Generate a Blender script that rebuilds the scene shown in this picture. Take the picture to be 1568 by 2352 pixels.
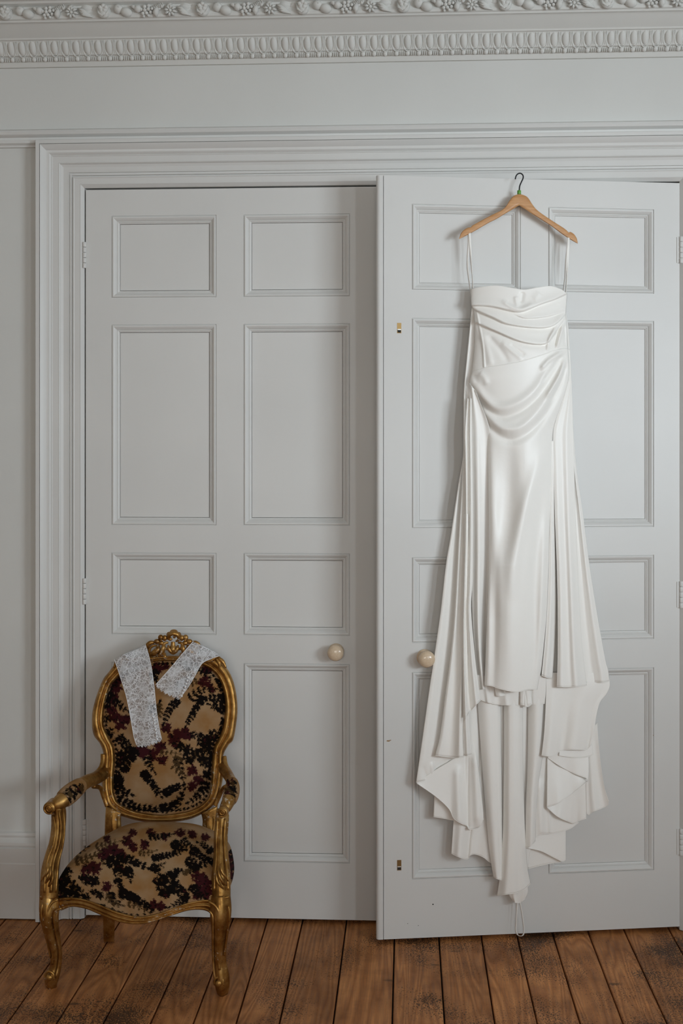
import bpy, math, random
import numpy as np
from mathutils import Vector, Matrix

for o in list(bpy.data.objects):
    bpy.data.objects.remove(o)
SC = bpy.context.scene
COL = SC.collection
R = math.radians
random.seed(7)
rng = np.random.default_rng(7)

# ---------------------------------------------------------------- camera
FPX, CAM_D, CAM_H, YH = 2850.0, 4.11, 1.54, 1055.0
TH = math.atan(150.0 / FPX)
cth, sth = math.cos(TH), math.sin(TH)
cam = bpy.data.cameras.new('camera')
cam.sensor_fit = 'VERTICAL'
cam.sensor_height = 36.0
cam.lens = 36.0 * FPX / 2352.0
cam.shift_y = -(1176.0 - YH) / 2352.0
cam.clip_start = 0.05
camo = bpy.data.objects.new('camera', cam)
COL.objects.link(camo)
camo.location = (0, -CAM_D, CAM_H)
camo.rotation_euler = (R(90), 0, TH)
SC.camera = camo

# ---------------------------------------------------------------- world, daylight, fill light, exposure
W = bpy.data.worlds.new('sky')
SC.world = W
W.use_nodes = True
bg = W.node_tree.nodes['Background']
bg.inputs[0].default_value = (0.80, 0.90, 1.0, 1)
bg.inputs[1].default_value = 1.2


def area_light(name, loc, rot, sx, sy, power, col):
    d = bpy.data.lights.new(name, 'AREA')
    d.shape = 'RECTANGLE'
    d.size, d.size_y = sx, sy
    d.energy = power
    d.color = col
    o = bpy.data.objects.new(name, d)
    COL.objects.link(o)
    o.location = loc
    o.rotation_euler = rot
    return o


# daylight through the unseen right-hand window, whose opening is shaped to limit its spread
area_light('window_daylight', (3.6, -4.9, 1.98), (R(90), 0, R(34)), 3.0, 1.35, 305, (0.83, 0.93, 1.0))
# added warm fill lamp behind the camera to lift the shadows
area_light('fill_light_rear', (-.25, -8.4, 1.85), (R(90), 0, 0), 2.2, 1.3, 72, (1.0, 0.94, 0.85))
SC.view_settings.view_transform = 'Standard'
SC.view_settings.look = 'None'
SC.view_settings.gamma = 1.0
SC.view_settings.use_curve_mapping = False
SC.view_settings.exposure = 0.06


# ---------------------------------------------------------------- helpers
def at(px, py, y):
    """pixel of the photograph -> point on the vertical plane at distance y"""
    r = (px - 784.0) / FPX
    t = (YH - py) / FPX
    s = (y + CAM_D) / (cth + r * sth)
    return Vector((s * (r * cth - sth), y, CAM_H + s * t))


PHI = math.asin(.162 / .984)
HX = .8905
NX, NY = math.sin(PHI), -math.cos(PHI)


def on_door(px, py, off):
    """pixel -> point floating `off` metres in front of the open door leaf"""
    r = (px - 784.0) / FPX
    t = (YH - py) / FPX
    dx, dy = r * cth - sth, cth + r * sth
    s = (off + HX * NX + CAM_D * NY) / (dx * NX + dy * NY)
    return Vector((s * dx, -CAM_D + s * dy, CAM_H + s * t))


class MB:
    def __init__(self):
        self.v, self.f, self.m = [], [], None

    def add(self, v, f):
        b = len(self.v)
        self.v += [tuple(p) for p in v]
        self.f += [tuple(i + b for i in q) for q in f]
        return self

    def box(self, a, b):
        x0, y0, z0 = a
        x1, y1, z1 = b
        v = [(x0, y0, z0), (x1, y0, z0), (x1, y1, z0), (x0, y1, z0), (x0, y0, z1), (x1, y0, z1), (x1, y1, z1), (x0, y1, z1)]
        return self.add(v, [(0, 3, 2, 1), (4, 5, 6, 7), (0, 1, 5, 4), (1, 2, 6, 5), (2, 3, 7, 6), (3, 0, 4, 7)])

    def grid(self, pts, close_u=False, close_v=False):
        """pts[row][col]"""
        nv, nu = len(pts), len(pts[0])
        v = [p for row in pts for p in row]
        f = []
        for i in range(nv if close_v else nv - 1):
            for j in range(nu if close_u else nu - 1):
                a, b = i * nu + j, i * nu + (j + 1) % nu
                i2 = (i + 1) % nv
                f.append((a, b, i2 * nu + (j + 1) % nu, i2 * nu + j))
        return self.add(v, f)

    def lathe(self, prof, n=20, mat=None):
        """profile of (radius, height) around local z, transformed by mat"""
        mat = mat or Matrix()
        rows = []
        for r, h in prof:
            rows.append([mat @ Vector((r * math.cos(2 * math.pi * k / n), r * math.sin(2 * math.pi * k / n), h)) for k in range(n)])
        self.grid(rows, close_u=True)
        return self

    def ball(self, c, r, n=10, m=7, mat=None):
        mat = mat or Matrix()
        rx, ry, rz = r if hasattr(r, '__len__') else (r, r, r)
        rows = []
        for i in range(m + 1):
            t = math.pi * i / m
            rows.append([mat @ Vector((c[0] + rx * math.sin(t) * math.cos(2 * math.pi * k / n), c[1] + ry * math.sin(t) * math.sin(2 * math.pi * k / n), c[2] - rz * math.cos(t))) for k in range(n)])
        return self.grid(rows, close_u=True)

    def tube(self, pts, rad, n=10, prof=None, up=None, caps=True, flat=1.0):
        """sweep a ring (or closed profile of (a,b) unit coords) along pts with radius per point"""
        pts = [Vector(p) for p in pts]
        k = len(pts)
        if not hasattr(rad, '__len__'):
            rad = [rad] * k
        ring = prof or [(math.cos(2 * math.pi * i / n), flat * math.sin(2 * math.pi * i / n)) for i in range(n)]
        T0 = None
        rows = []
        nrm = None
        for i in range(k):
            t = (pts[min(i + 1, k - 1)] - pts[max(i - 1, 0)])
            t.normalize()
            if nrm is None:
                g = Vector(up) if up else (Vector((0, 0, 1)) if abs(t.z) < .9 else Vector((1, 0, 0)))
                nrm = (g - t * g.dot(t)).normalized()
            else:
                if up:
                    g = Vector(up)
                    nn = g - t * g.dot(t)
                    nrm = nn.normalized() if nn.length > 1e-4 else nrm
                else:
                    nrm = (nrm - t * nrm.dot(t)).normalized()
            bn = t.cross(nrm)
            r = rad[i]
            ra, rb = (r if hasattr(r, '__len__') else (r, r))
            rows.append([pts[i] + nrm * (a * ra) + bn * (b * rb) for a, b in ring])
        base = len(self.v)
        self.grid(rows, close_u=True)
        if caps:
            m = len(ring)
            self.f.append(tuple(base + j for j in range(m))[::-1])
            self.f.append(tuple(base + (k - 1) * m + j for j in range(m)))
        return self

    def frame_loop(self, x0, x1, z0, z1, prof):
        """mitred rectangular moulding; prof of (inset, y)"""
        rows = []
        for d, y in prof:
            rows.append([(x0 + d, y, z0 + d), (x1 - d, y, z0 + d), (x1 - d, y, z1 - d), (x0 + d, y, z1 - d)])
        return self.grid(rows, close_u=True)

    def run_x(self, x0, x1, prof):
        """straight moulding along x; prof of (y,z) from bottom to top"""
        return self.grid([[(x0, y, z) for y, z in prof], [(x1, y, z) for y, z in prof]])

    def mesh(self, name, smooth=True, angle=None, merge=False):
        me = bpy.data.meshes.new(name)
        me.from_pydata(self.v, [], self.f)
        me.validate()
        me.update()
        if smooth:
            me.shade_smooth()
            if angle is not None:
                me.set_sharp_from_angle(angle=R(angle))
        return me

    def build(self, name, mat, parent=None, smooth=True, angle=35):
        me = self.mesh(name, smooth, angle)
        return obj(name, me, mat, parent)


def obj(name, me, mat=None, parent=None):
    if mat is not None and len(me.materials) == 0:
        me.materials.append(mat)
    o = bpy.data.objects.new(name, me)
    COL.objects.link(o)
    if parent is not None:
        o.parent = parent
    return o


def wpart(name, mb, mat, root, angle=None, smooth=True):
    """part whose vertices are written in world space, under an upright Empty"""
    o = mb.build(name, mat, root, smooth, angle)
    if root.type == 'EMPTY':
        o.matrix_parent_inverse = Matrix.Translation(-root.location)
    return o


def empty(name, loc=(0, 0, 0), rz=0.0):
    o = bpy.data.objects.new(name, None)
    COL.objects.link(o)
    o.location = loc
    o.rotation_euler = (0, 0, rz)
    o.empty_display_size = .1
    return o


def tag(o, label=None, cat=None, group=None, kind=None):
    if label: o['label'] = label
    if cat: o['category'] = cat
    if group: o['group'] = group
    if kind: o['kind'] = kind
    return o


def inst(src, name, parent, loc=(0, 0, 0), rot=(0, 0, 0), scale=(1, 1, 1)):
    o = bpy.data.objects.new(name, src)
    COL.objects.link(o)
    o.parent = parent
    o.location, o.rotation_euler, o.scale = loc, rot, scale
    return o


def smooth_poly(pts, n):
    """Catmull-Rom through pts resampled to n points evenly by arc length (numpy)"""
    p = np.array(pts, float)
    if len(p) == 2:
        t = np.linspace(0, 1, n)[:, None]
        return p[0] * (1 - t) + p[1] * t
    q = np.vstack([2 * p[0] - p[1], p, 2 * p[-1] - p[-2]])
    out = []
    for i in range(1, len(q) - 2):
        for t in np.linspace(0, 1, 24, endpoint=False):
            a, b, c, d = q[i - 1], q[i], q[i + 1], q[i + 2]
            out.append(.5 * ((2 * b) + (-a + c) * t + (2 * a - 5 * b + 4 * c - d) * t * t + (-a + 3 * b - 3 * c + d) * t ** 3))
    out.append(q[-2])
    out = np.array(out)
    s = np.concatenate([[0], np.cumsum(np.linalg.norm(np.diff(out[:, :2], axis=0), axis=1) + 1e-9)])
    g = np.linspace(0, s[-1], n)
    return np.stack([np.interp(g, s, out[:, k]) for k in range(out.shape[1])], 1)


# ---------------------------------------------------------------- materials
def mat_base(name, col, rough=.5, metal=0.0, spec=.5):
    m = bpy.data.materials.new(name)
    m.use_nodes = True
    b = m.node_tree.nodes['Principled BSDF']
    b.inputs['Base Color'].default_value = (*col, 1)
    b.inputs['Roughness'].default_value = rough
    b.inputs['Metallic'].default_value = metal
    b.inputs['Specular IOR Level'].default_value = spec
    return m, m.node_tree, b


def N(nt, t, **kw):
    n = nt.nodes.new(t)
    for k, v in kw.items():
        if k in n.inputs:
            n.inputs[k].default_value = v
        else:
            setattr(n, k, v)
    return n


def L(nt, a, b):
    nt.links.new(a, b)


def ramp(nt, fac, stops, interp='LINEAR'):
    r = nt.nodes.new('ShaderNodeValToRGB')
    r.color_ramp.interpolation = interp
    e = r.color_ramp.elements
    while len(e) < len(stops):
        e.new(.5)
    for i, (p, c) in enumerate(stops):
        e[i].position = p
        e[i].color = (*c, 1) if len(c) == 3 else c
    L(nt, fac, r.inputs[0])
    return r


def mixc(nt, fac, a, b, mode='MIX'):
    m = nt.nodes.new('ShaderNodeMix')
    m.data_type = 'RGBA'
    m.blend_type = mode
    for sock, val in ((m.inputs[0], fac), (m.inputs[6], a), (m.inputs[7], b)):
        if hasattr(val, 'links') or hasattr(val, 'is_linked'):
            L(nt, val, sock)
        elif hasattr(val, '__len__'):
            sock.default_value = (*val, 1)
        else:
            sock.default_value = val
    return m.outputs[2]


def bump(nt, b, h, dist=.001, strength=.5):
    n = nt.nodes.new('ShaderNodeBump')
    n.inputs['Distance'].default_value = dist
    n.inputs['Strength'].default_value = strength
    L(nt, h, n.inputs['Height'])
    L(nt, n.outputs[0], b.inputs['Normal'])
    return n


def paint(name, col, rough, scale=60, bmp=.15):
    m, nt, b = mat_base(name, col, rough, spec=.35)
    geo = N(nt, 'ShaderNodeNewGeometry')
    n1 = N(nt, 'ShaderNodeTexNoise', Scale=scale, Detail=3.0)
    n2 = N(nt, 'ShaderNodeTexNoise', Scale=2.2, Detail=2.0)
    L(nt, geo.outputs['Position'], n1.inputs['Vector'])
    L(nt, geo.outputs['Position'], n2.inputs['Vector'])
    c2 = tuple(x * .955 for x in col)
    rr = ramp(nt, n2.outputs[0], [(.35, c2), (.65, col)])
    L(nt, rr.outputs[0], b.inputs['Base Color'])
    bump(nt, b, n1.outputs[0], .0012, bmp)
    return m


M = {}
M['paint'] = paint('white_gloss_paint', (.715, .71, .69), .38, 45, .12)
M['wall'] = paint('white_wall_paint', (.69, .69, .665), .8, 70, .18)
M['plaster'] = paint('white_plaster', (.71, .705, .675), .8, 90, .2)
M['far'] = paint('warm_white_wall_paint', (.80, .76, .69), .8, 70, .18)
M['ceil'] = paint('ceiling_paint', (.78, .78, .76), .85)
M['dark'] = mat_base('dark_void', (.03, .028, .025), .9)[0]
M['brasswear'] = mat_base('aged_brass', (.32, .21, .09), .4, 1.0)[0]
M['steel'] = mat_base('bare_steel', (.75, .74, .7), .35, .6)[0]
M['rawwood'] = mat_base('bare_pine', (.55, .38, .17), .7)[0]


def floor_mat():
    m, nt, b = mat_base('stained_pine_board', (.3, .16, .08), .5, spec=.22)
    tc = N(nt, 'ShaderNodeTexCoord')
    oi = N(nt, 'ShaderNodeObjectInfo')
    geo = N(nt, 'ShaderNodeNewGeometry')
    off = N(nt, 'ShaderNodeVectorMath', operation='SCALE')
    comb = N(nt, 'ShaderNodeCombineXYZ')
    L(nt, oi.outputs['Random'], comb.inputs[0])
    L(nt, oi.outputs['Random'], comb.inputs[1])
    L(nt, comb.outputs[0], off.inputs[0])
    off.inputs['Scale'].default_value = 37.0
    add = N(nt, 'ShaderNodeVectorMath', operation='ADD')
    L(nt, geo.outputs['Position'], add.inputs[0])
    L(nt, off.outputs[0], add.inputs[1])
    # growth-ring grain: long wavering bands along y
    mp = N(nt, 'ShaderNodeMapping')
    mp.inputs['Scale'].default_value = (1.0, .085, 1.0)
    L(nt, add.outputs[0], mp.inputs[0])
    nz = N(nt, 'ShaderNodeTexNoise', Scale=9.0, Detail=2.0, Distortion=.6)
    L(nt, mp.outputs[0], nz.inputs['Vector'])
    mul = N(nt, 'ShaderNodeMath', operation='MULTIPLY')
    mul.inputs[1].default_value = 26.0
    L(nt, nz.outputs[0], mul.inputs[0])
    fr = N(nt, 'ShaderNodeMath', operation='PINGPONG')
    fr.inputs[1].default_value = 1.0
    L(nt, mul.outputs[0], fr.inputs[0])
    fib = N(nt, 'ShaderNodeTexNoise', Scale=240.0, Detail=3.0)
    mp2 = N(nt, 'ShaderNodeMapping')
    mp2.inputs['Scale'].default_value = (1.0, .04, 1.0)
    L(nt, add.outputs[0], mp2.inputs[0])
    L(nt, mp2.outputs[0], fib.inputs['Vector'])
    base = ramp(nt, fr.outputs[0], [(0, (.42, .168, .056)), (.75, (.60, .262, .094)), (1, (.64, .288, .106))])
    c1 = mixc(nt, .55, base.outputs[0], ramp(nt, fib.outputs[0], [(.3, (.55, .55, .55)), (.7, (1.1, 1.1, 1.1))]).outputs[0], 'MULTIPLY')
    # board to board tone
    tone = ramp(nt, oi.outputs['Random'], [(0, (.84, .82, .8)), (1, (1.12, 1.1, 1.08))])
    c2 = mixc(nt, 1.0, c1, tone.outputs[0], 'MULTIPLY')
    # dark scuffed stains: speckle gated by patches
    patch = N(nt, 'ShaderNodeTexNoise', Scale=3.4, Detail=2.0)
    L(nt, geo.outputs['Position'], patch.inputs['Vector'])
    mp3 = N(nt, 'ShaderNodeMapping')
    mp3.inputs['Scale'].default_value = (1.0, .55, 1.0)
    L(nt, add.outputs[0], mp3.inputs[0])
    sp = N(nt, 'ShaderNodeTexNoise', Scale=230.0, Detail=6.0, Roughness=.72)
    L(nt, mp3.outputs[0], sp.inputs['Vector'])
    sm = N(nt, 'ShaderNodeMath', operation='MULTIPLY_ADD')
    L(nt, patch.outputs[0], sm.inputs[0])
    sm.inputs[1].default_value = .75
    L(nt, sp.outputs[0], sm.inputs[2])
    spr = ramp(nt, sm.outputs[0], [(.955, (0, 0, 0)), (1.0, (.9, .9, .9))])
    spr.color_ramp.elements[0].position = .94
    spr.color_ramp.elements[1].position = 1.06
    c3 = mixc(nt, spr.outputs[0], c2, (.038, .023, .014))
    # broad walked-in grime
    gr = N(nt, 'ShaderNodeTexNoise', Scale=5.5, Detail=4.0, Roughness=.6)
    L(nt, add.outputs[0], gr.inputs['Vector'])
    grr = ramp(nt, gr.outputs[0], [(.38, (.62, .58, .54)), (.60, (1.05, 1.05, 1.05))])
    c3 = mixc(nt, .8, c3, grr.outputs[0], 'MULTIPLY')
    # elongated knots and scuffs
    mp4 = N(nt, 'ShaderNodeMapping')
    mp4.inputs['Scale'].default_value = (6.0, 15.0, 1.0)
    L(nt, add.outputs[0], mp4.inputs[0])
    vo = N(nt, 'ShaderNodeTexVoronoi', Scale=1.0, Randomness=1.0)
    L(nt, mp4.outputs[0], vo.inputs['Vector'])
    kn = ramp(nt, vo.outputs['Distance'], [(.05, (.75, .75, .75)), (.17, (0, 0, 0))])
    hs = N(nt, 'ShaderNodeSeparateColor')
    L(nt, vo.outputs['Color'], hs.inputs[0])
    gt = N(nt, 'ShaderNodeMath', operation='GREATER_THAN')
    gt.inputs[1].default_value = .72
    L(nt, hs.outputs[0], gt.inputs[0])
    km = N(nt, 'ShaderNodeMath', operation='MULTIPLY')
    L(nt, kn.outputs[0], km.inputs[0])
    L(nt, gt.outputs[0], km.inputs[1])
    c4 = mixc(nt, km.outputs[0], c3, (.05, .028, .015))
    L(nt, c4, b.inputs['Base Color'])
    rr = ramp(nt, fib.outputs[0], [(.3, (.42, .42, .42)), (.7, (.62, .62, .62))])
    L(nt, rr.outputs[0], b.inputs['Roughness'])
    bump(nt, b, fib.outputs[0], .0008, .35)
    return m


M['floor'] = floor_mat()

# ---------------------------------------------------------------- the room
XL, XR, YF, ZC = -3.2, 2.55, -6.4, 3.085
OX0, OX1, OZ1 = -1.09, .9, 2.46     # cupboard opening
b = MB()
b.box((XL - .1, 0, 0), (OX0, .12, ZC)).box((OX1, 0, 0), (XR + .1, .12, ZC)).box((OX0, 0, OZ1), (OX1, .12, ZC))
tag(b.build('wall_back', M['wall'], smooth=False), kind='structure')
b = MB()
b.box((OX0 - .02, .72, 0), (OX1 + .02, .76, OZ1 + .02)).box((OX0 - .06, .12, 0), (OX0 - .02, .76, OZ1 + .02)).box((OX1 + .02, .12, 0), (OX1 + .06, .76, OZ1 + .02)).box((OX0 - .06, .12, OZ1 + .02), (OX1 + .06, .76, OZ1 + .06))
tag(b.build('wall_cupboard', M['wall'], smooth=False), kind='structure')
tag(MB().box((XL - .1, YF, 0), (XL, 0, ZC)).build('wall_left', M['far'], smooth=False), kind='structure')
b = MB()
FX0, FX1, FZ0, FZ1 = -1.55, 1.05, 1.12, 2.50  # unseen opening and sash added to let the rear fill light in
b.box((XL - .1, YF - .1, 0), (FX0, YF, ZC)).box((FX1, YF - .1, 0), (XR + .1, YF, ZC)).box((FX0, YF - .1, 0), (FX1, YF, FZ0)).box((FX0, YF - .1, FZ1), (FX1, YF, ZC))
tag(b.build('wall_front', M['far'], smooth=False), kind='structure')
b = MB()
for x in (FX0, (FX0 + FX1) / 2 - .025, FX1 - .05):
    b.box((x, YF - .08, FZ0), (x + .05, YF - .03, FZ1))
for z in (FZ0, FZ1 - .05):
    b.box((FX0, YF - .08, z), (FX1, YF - .03, z + .05))
tag(b.build('fill_window', M['paint'], smooth=False), kind='structure')
WY0, WY1, WZ0, WZ1 = -3.85, -2.05, 1.31, 2.68  # opening cut so the lower wall and left side get less light
b = MB()
b.box((XR, YF, 0), (XR + .12, WY0, ZC)).box((XR, WY1, 0), (XR + .12, 0, ZC)).box((XR, WY0, 0), (XR + .12, WY1, WZ0)).box((XR, WY0, WZ1), (XR + .12, WY1, ZC))
tag(b.build('wall_right', M['wall'], smooth=False), kind='structure')
b = MB()
for a in ((WY0, WY0 + .05), (WY1 - .05, WY1)):
    b.box((XR + .04, a[0], WZ0), (XR + .09, a[1], WZ1))
for z in (WZ0, WZ1 - .05, (WZ0 + WZ1) / 2):
    b.box((XR + .04, WY0, z), (XR + .09, WY1, z + .05))
b.box((XR + .05, (WY0 + WY1) / 2 - .015, WZ0), (XR + .08, (WY0 + WY1) / 2 + .015, WZ1))
tag(b.build('window_1', M['paint'], smooth=False), kind='structure')
tag(MB().box((XL - .1, YF - .1, ZC), (XR + .1, .12, ZC + .1)).build('ceiling', M['ceil'], smooth=False), kind='structure')

# floor: dark void under separate boards
fl = MB().box((XL - .1, YF - .1, -.06), (XR + .1, .76, -.024)).build('floor', M['dark'], smooth=False)
tag(fl, kind='structure')
edges = [-1.091, -.956, -.828, -.7, -.583, -.466, -.348, -.201, -.04, .103, .24, .356, .473, .59, .71]
while edges[0] > XL: edges.insert(0, edges[0] - random.uniform(.118, .15))
while edges[-1] < XR: edges.append(edges[-1] + random.uniform(.118, .15))
for i in range(len(edges) - 1):
    x0, x1 = max(edges[i], XL) + .0022, min(edges[i + 1], XR) - .0022
    if x1 - x0 < .02: continue
    dz = random.uniform(-.0012, 0)
    bb = MB()
    prof = [(x0, -.024), (x0, dz - .0025), (x0 + .0022, dz), (x1 - .0022, dz), (x1, dz - .0025), (x1, -.024)]
    y0, y1 = YF, .72
    bb.grid([[(x, y0, z) for x, z in prof], [(x, y1, z) for x, z in prof]])
    bb.f.append((0, 1, 2, 3, 4, 5)); bb.f.append((11, 10, 9, 8, 7, 6))
    bb.f.append((0, 6, 11, 5))
    bb.f = [q[::-1] for q in bb.f]
    bb.build('floorboard', M['floor'], fl, smooth=False)

# skirting boards
sk = [(-.026, .0045), (-.026, .186), (-.0235, .19), (-.0235, .238), (-.018, .2405), (-.021, .247), (-.020, .256), (-.013, .264), (-.009, .270), (-.0115, .278), (-.009, .286), (0, .289)]
AX0, AX1 = -1.233, 1.044     # outer edges of the architrave
tag(MB().run_x(XL, AX0, sk).build('baseboard_left', M['paint'], angle=25), kind='structure')
tag(MB().run_x(AX1, XR, sk).build('baseboard_right', M['paint'], angle=25), kind='structure')

# picture rail (trim_1)
pr = [(0, 2.586), (-.012, 2.586), (-.014, 2.592), (-.024, 2.597), (-.024, 2.607), (-.019, 2.609), (-.0195, 2.616), (-.027, 2.6185), (-.034, 2.623), (-.037, 2.630), (-.034, 2.637), (-.024, 2.6425), (0, 2.646)]
tag(MB().run_x(XL, XR, pr).build('trim_1', M['paint'], angle=30), kind='structure')

# cupboard architrave (trim_2), one mitred section round three sides
k = .0014808
ap = [(0, 0), (0, -.043), (1, -.045), (9, -.045), (9.2, -.038), (10.4, -.038), (10.6, -.046), (12, -.045), (22, -.0305), (24, -.0295), (26.5, -.029), (28, -.0295), (31, -.0255), (32.5, -.0225), (34, -.0235), (35.5, -.0215), (48, -.0215), (49.5, -.0225), (51, -.0205), (52.5, -.0155), (58, -.0115), (65, -.0115), (70.5, -.0135), (71, -.0085), (73, -.0085), (73.4, -.0125), (76.8, -.0125), (77, -.005), (79, -.005), (79.4, -.0105), (81.5, -.0115), (83, -.0098), (95, -.0098), (96.5, -.0108), (98, -.0085), (103, -.002), (104, 0), (104, .03)]
b = MB()
rows = []
ztop = 2.603
for w_, y in ap:
    d = w_ * k
    rows.append([(AX0 + d, y, .002), (AX0 + d, y, ztop - d), (AX1 - d, y, ztop - d), (AX1 - d, y, .002)])
b.grid(rows)
b.f = [q[::-1] for q in b.f]
arch = tag(b.build('trim_2', M['paint'], angle=20), kind='structure')
# jamb linings behind the doors
b = MB()
b.box((OX0, .03, 0), (OX0 + .012, .12, OZ1)).box((OX1 - .012, .03, 0), (OX1, .12, OZ1)).box((OX0, .06, OZ1 - .02), (OX1, .12, OZ1))
b.build('jamb_lining', M['paint'], arch, smooth=False)

# ---------------------------------------------------------------- cornice (trim_3) with fruit garland and egg-and-dart
cz = 2.866
cp_ = [(0, cz - .012), (-.010, cz - .012), (-.014, cz - .004), (-.016, cz + .003), (-.020, cz + .005), (-.024, cz + .012), (-.026, cz + .017), (-.034, cz + .020), (-.046, cz + .050), (-.054, cz + .062), (-.060, cz + .064), (-.062, cz + .069), (-.068, cz + .074), (-.080, cz + .083), (-.092, cz + .094), (-.099, cz + .1005), (-0.1020, cz + 0.1025), (-0.1100, cz + 0.1035), (-0.1120, cz + 0.1085), (-0.1180, cz + 0.1115), (-0.1200, cz + 0.1185), (-0.1160, cz + 0.1365), (-0.1200, cz + 0.1505), (-0.1360, cz + 0.1555), (-0.1400, cz + 0.1615), (-0.1500, cz + 0.1645), (-0.1560, cz + 0.1705), (-0.1750, cz + 0.1775), (-0.1950, cz + 0.1945), (-0.2000, cz + 0.2065), (-0.2220, cz + 0.2105), (-.224, ZC)]
b = MB().run_x(XL, XR, cp_)
cor = tag(b.build('trim_3', M['plaster'], angle=28), kind='structure')

# egg, its collar, the dart and the bead-and-reel below: one mesh each, shared
ez = cz + .042
tilt = math.atan2(.022, .045)


def half_egg(rx, rz, ry, n=12, m=8):
    bb = MB()
    rows = []
    for i in range(m + 1):
        t = math.pi * i / m
        z = -math.cos(t)
        wz = rz * z
        s = math.sin(t) * (1.0 if z > 0 else .97)
        rows.append([(rx * s * math.cos(a), -ry * s * math.sin(a), wz) for a in np.linspace(math.pi, 0, n)])
    return bb.grid(rows)


egg_me = half_egg(.0122, .0240, .0115).mesh('egg')
egg_me.materials.append(M['plaster'])
bb = MB()
pts = [((.0152) * math.cos(a), -.003, -.002 + .027 * math.sin(a)) for a in np.linspace(math.pi, 2 * math.pi, 13)]
pts = [(-.0142, -.003, .022)] + pts + [(.0142, -.003, .022)]
bb.tube(pts, .0018, 6)
col_me = bb.mesh('egg_collar'); col_me.materials.append(M['plaster'])
bb = MB()
bb.tube([(0, -.002, .022), (0, -.0035, 0), (0, -.002, -.018), (0, 0, -.028)], [.0016, .0022, .0024, .0008], 6)
dart_me = bb.mesh('dart'); dart_me.materials.append(M['plaster'])
bead_me = MB().ball((0, 0, 0), (.0085, .008, .0085), 10, 6).mesh('bead'); bead_me.materials.append(M['plaster'])
bb = MB()
for dx in (-.0065, 0, .0065):
    bb.ball((dx, 0, 0), (.0022, .0065, .0078), 8, 6)
reel_me = bb.mesh('reel'); reel_me.materials.append(M['plaster'])
PER = .0366
x0 = at(24.7, 110, -.045).x
i0 = -13
for i in range(i0, 78):
    x = x0 + i * PER
    inst(egg_me, 'egg', cor, (x, -.040, ez), (tilt, 0, 0))
    inst(col_me, 'egg_collar', cor, (x, -.041, ez), (tilt, 0, 0))
    inst(dart_me, 'dart', cor, (x + PER / 2, -.041, ez), (tilt, 0, 0))
    inst(bead_me, 'bead', cor, (x, -.025, cz + .009))
    inst(reel_me, 'reel', cor, (x + PER / 2, -.024, cz + .009))


def leafshape(L_, w, curl=.25, n=9, rib=True):
    bb = MB()
    rows = []
    for i in range(n):
        t = i / (n - 1)
        hw = w * (math.sin(math.pi * min(1, t * .93 + .05)) ** .75)
        cx = L_ * t
        rise = curl * L_ * math.sin(math.pi * t)
        rows.append([(cx, -rise - (.18 * w if abs(s) < .1 and rib else 0) + .35 * hw * abs(s) ** 1.5, s * hw) for s in np.linspace(-1, 1, 7)])
    return bb.grid(rows)


gar = {}
bb = MB()      # half-open rose
bb.ball((0, -.004, 0), (.019, .016, .020), 14, 9)
for k2 in range(5):
    a = k2 * 2 * math.pi / 5 + .3
    bb.ball((.008 * math.cos(a), -.016, .006 + .007 * math.sin(a)), (.0065, .006, .0065), 8, 6)
for sx in (-1, 1):
    bb.tube([(sx * .017, -.008, .010), (sx * .012, -.017, -.008), (0, -.02, -.017)], [.002, .004, .0015], 6)
bb.ball((0, -.012, -.011), (.015, .010, .010), 10, 6)
gar['rose'] = bb.mesh('rose')
gar['round_fruit'] = MB().ball((0, -.007, 0), (.0135, .0135, .0135), 14, 9).ball((.003, -.019, .003), (.0025, .0025, .0025), 6, 4).mesh('round_fruit')
gar['plum'] = MB().ball((0, -.007, 0), (.017, .014, .0135), 14, 9).mesh('plum')
gar['nut'] = MB().ball((0, -.008, 0), (.0105, .012, .011), 12, 8).tube([(-.02, -.004, .008), (-.012, -.012, .006), (-.004, -.012, -.004)], [.003, .006, .002], 6).mesh('nut')
bb = MB()
for (x, z, r) in [(0, 0, .006), (.010, .003, .0058), (-.010, .002, .0055), (.005, -.008, .0055), (-.005, -.009, .0055), (.016, -.006, .005), (0, .010, .006), (.011, .012, .0055), (.020, .004, .0045), (.010, -.015, .0045), (-.003, -.017, .004)]:
    bb.ball((x, -.009, z), (r, r * 1.2, r), 8, 6)
gar['grapes'] = bb.mesh('grapes')
bb = leafshape(.042, .011, .2)
for t in np.linspace(.15, .85, 7):
    bb.tube([(.042 * t, -.009, -.007), (.042 * t + .003, -.012, 0), (.042 * t, -.009, .007)], .0012, 5)
gar['ribbed_leaf'] = bb.mesh('ribbed_leaf')
gar['bud'] = MB().tube([(0, -.002, .016), (0, -.009, .004), (-.001, -.012, -.004), (0, -.006, -.014)], [.003, .0075, .0085, .003], 8).mesh('bud')
bb = MB().ball((0, -.012, 0), (.005, .006, .005), 8, 6)
for k2 in range(8):
    a = k2 * math.pi / 4
    bb.tube([(.004 * math.cos(a), -.010, .004 * math.sin(a)), (.011 * math.cos(a), -.015, .011 * math.sin(a)), (.018 * math.cos(a), -.009, .017 * math.sin(a))], [.002, .0042, .0022], 6)
gar['daisy'] = bb.mesh('daisy')
bb = MB()
for dz, dx in ((0, 0), (-.006, .004), (.006, -.002)):
    bb.tube([(dx - .014, -.006, .006 + dz), (dx, -.013, dz), (dx + .022, -.006, -.006 + dz * .5)], [.0025, .0052, .0015], 7)
gar['pods'] = bb.mesh('pods')
gar['broad_leaf'] = leafshape(.040, .014, .22).mesh('broad_leaf')
for g in gar.values():
    g.materials.append(M['plaster'])
GP = .3238
gx = at(14, 45, -.12).x
gz = cz + .1320
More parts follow.
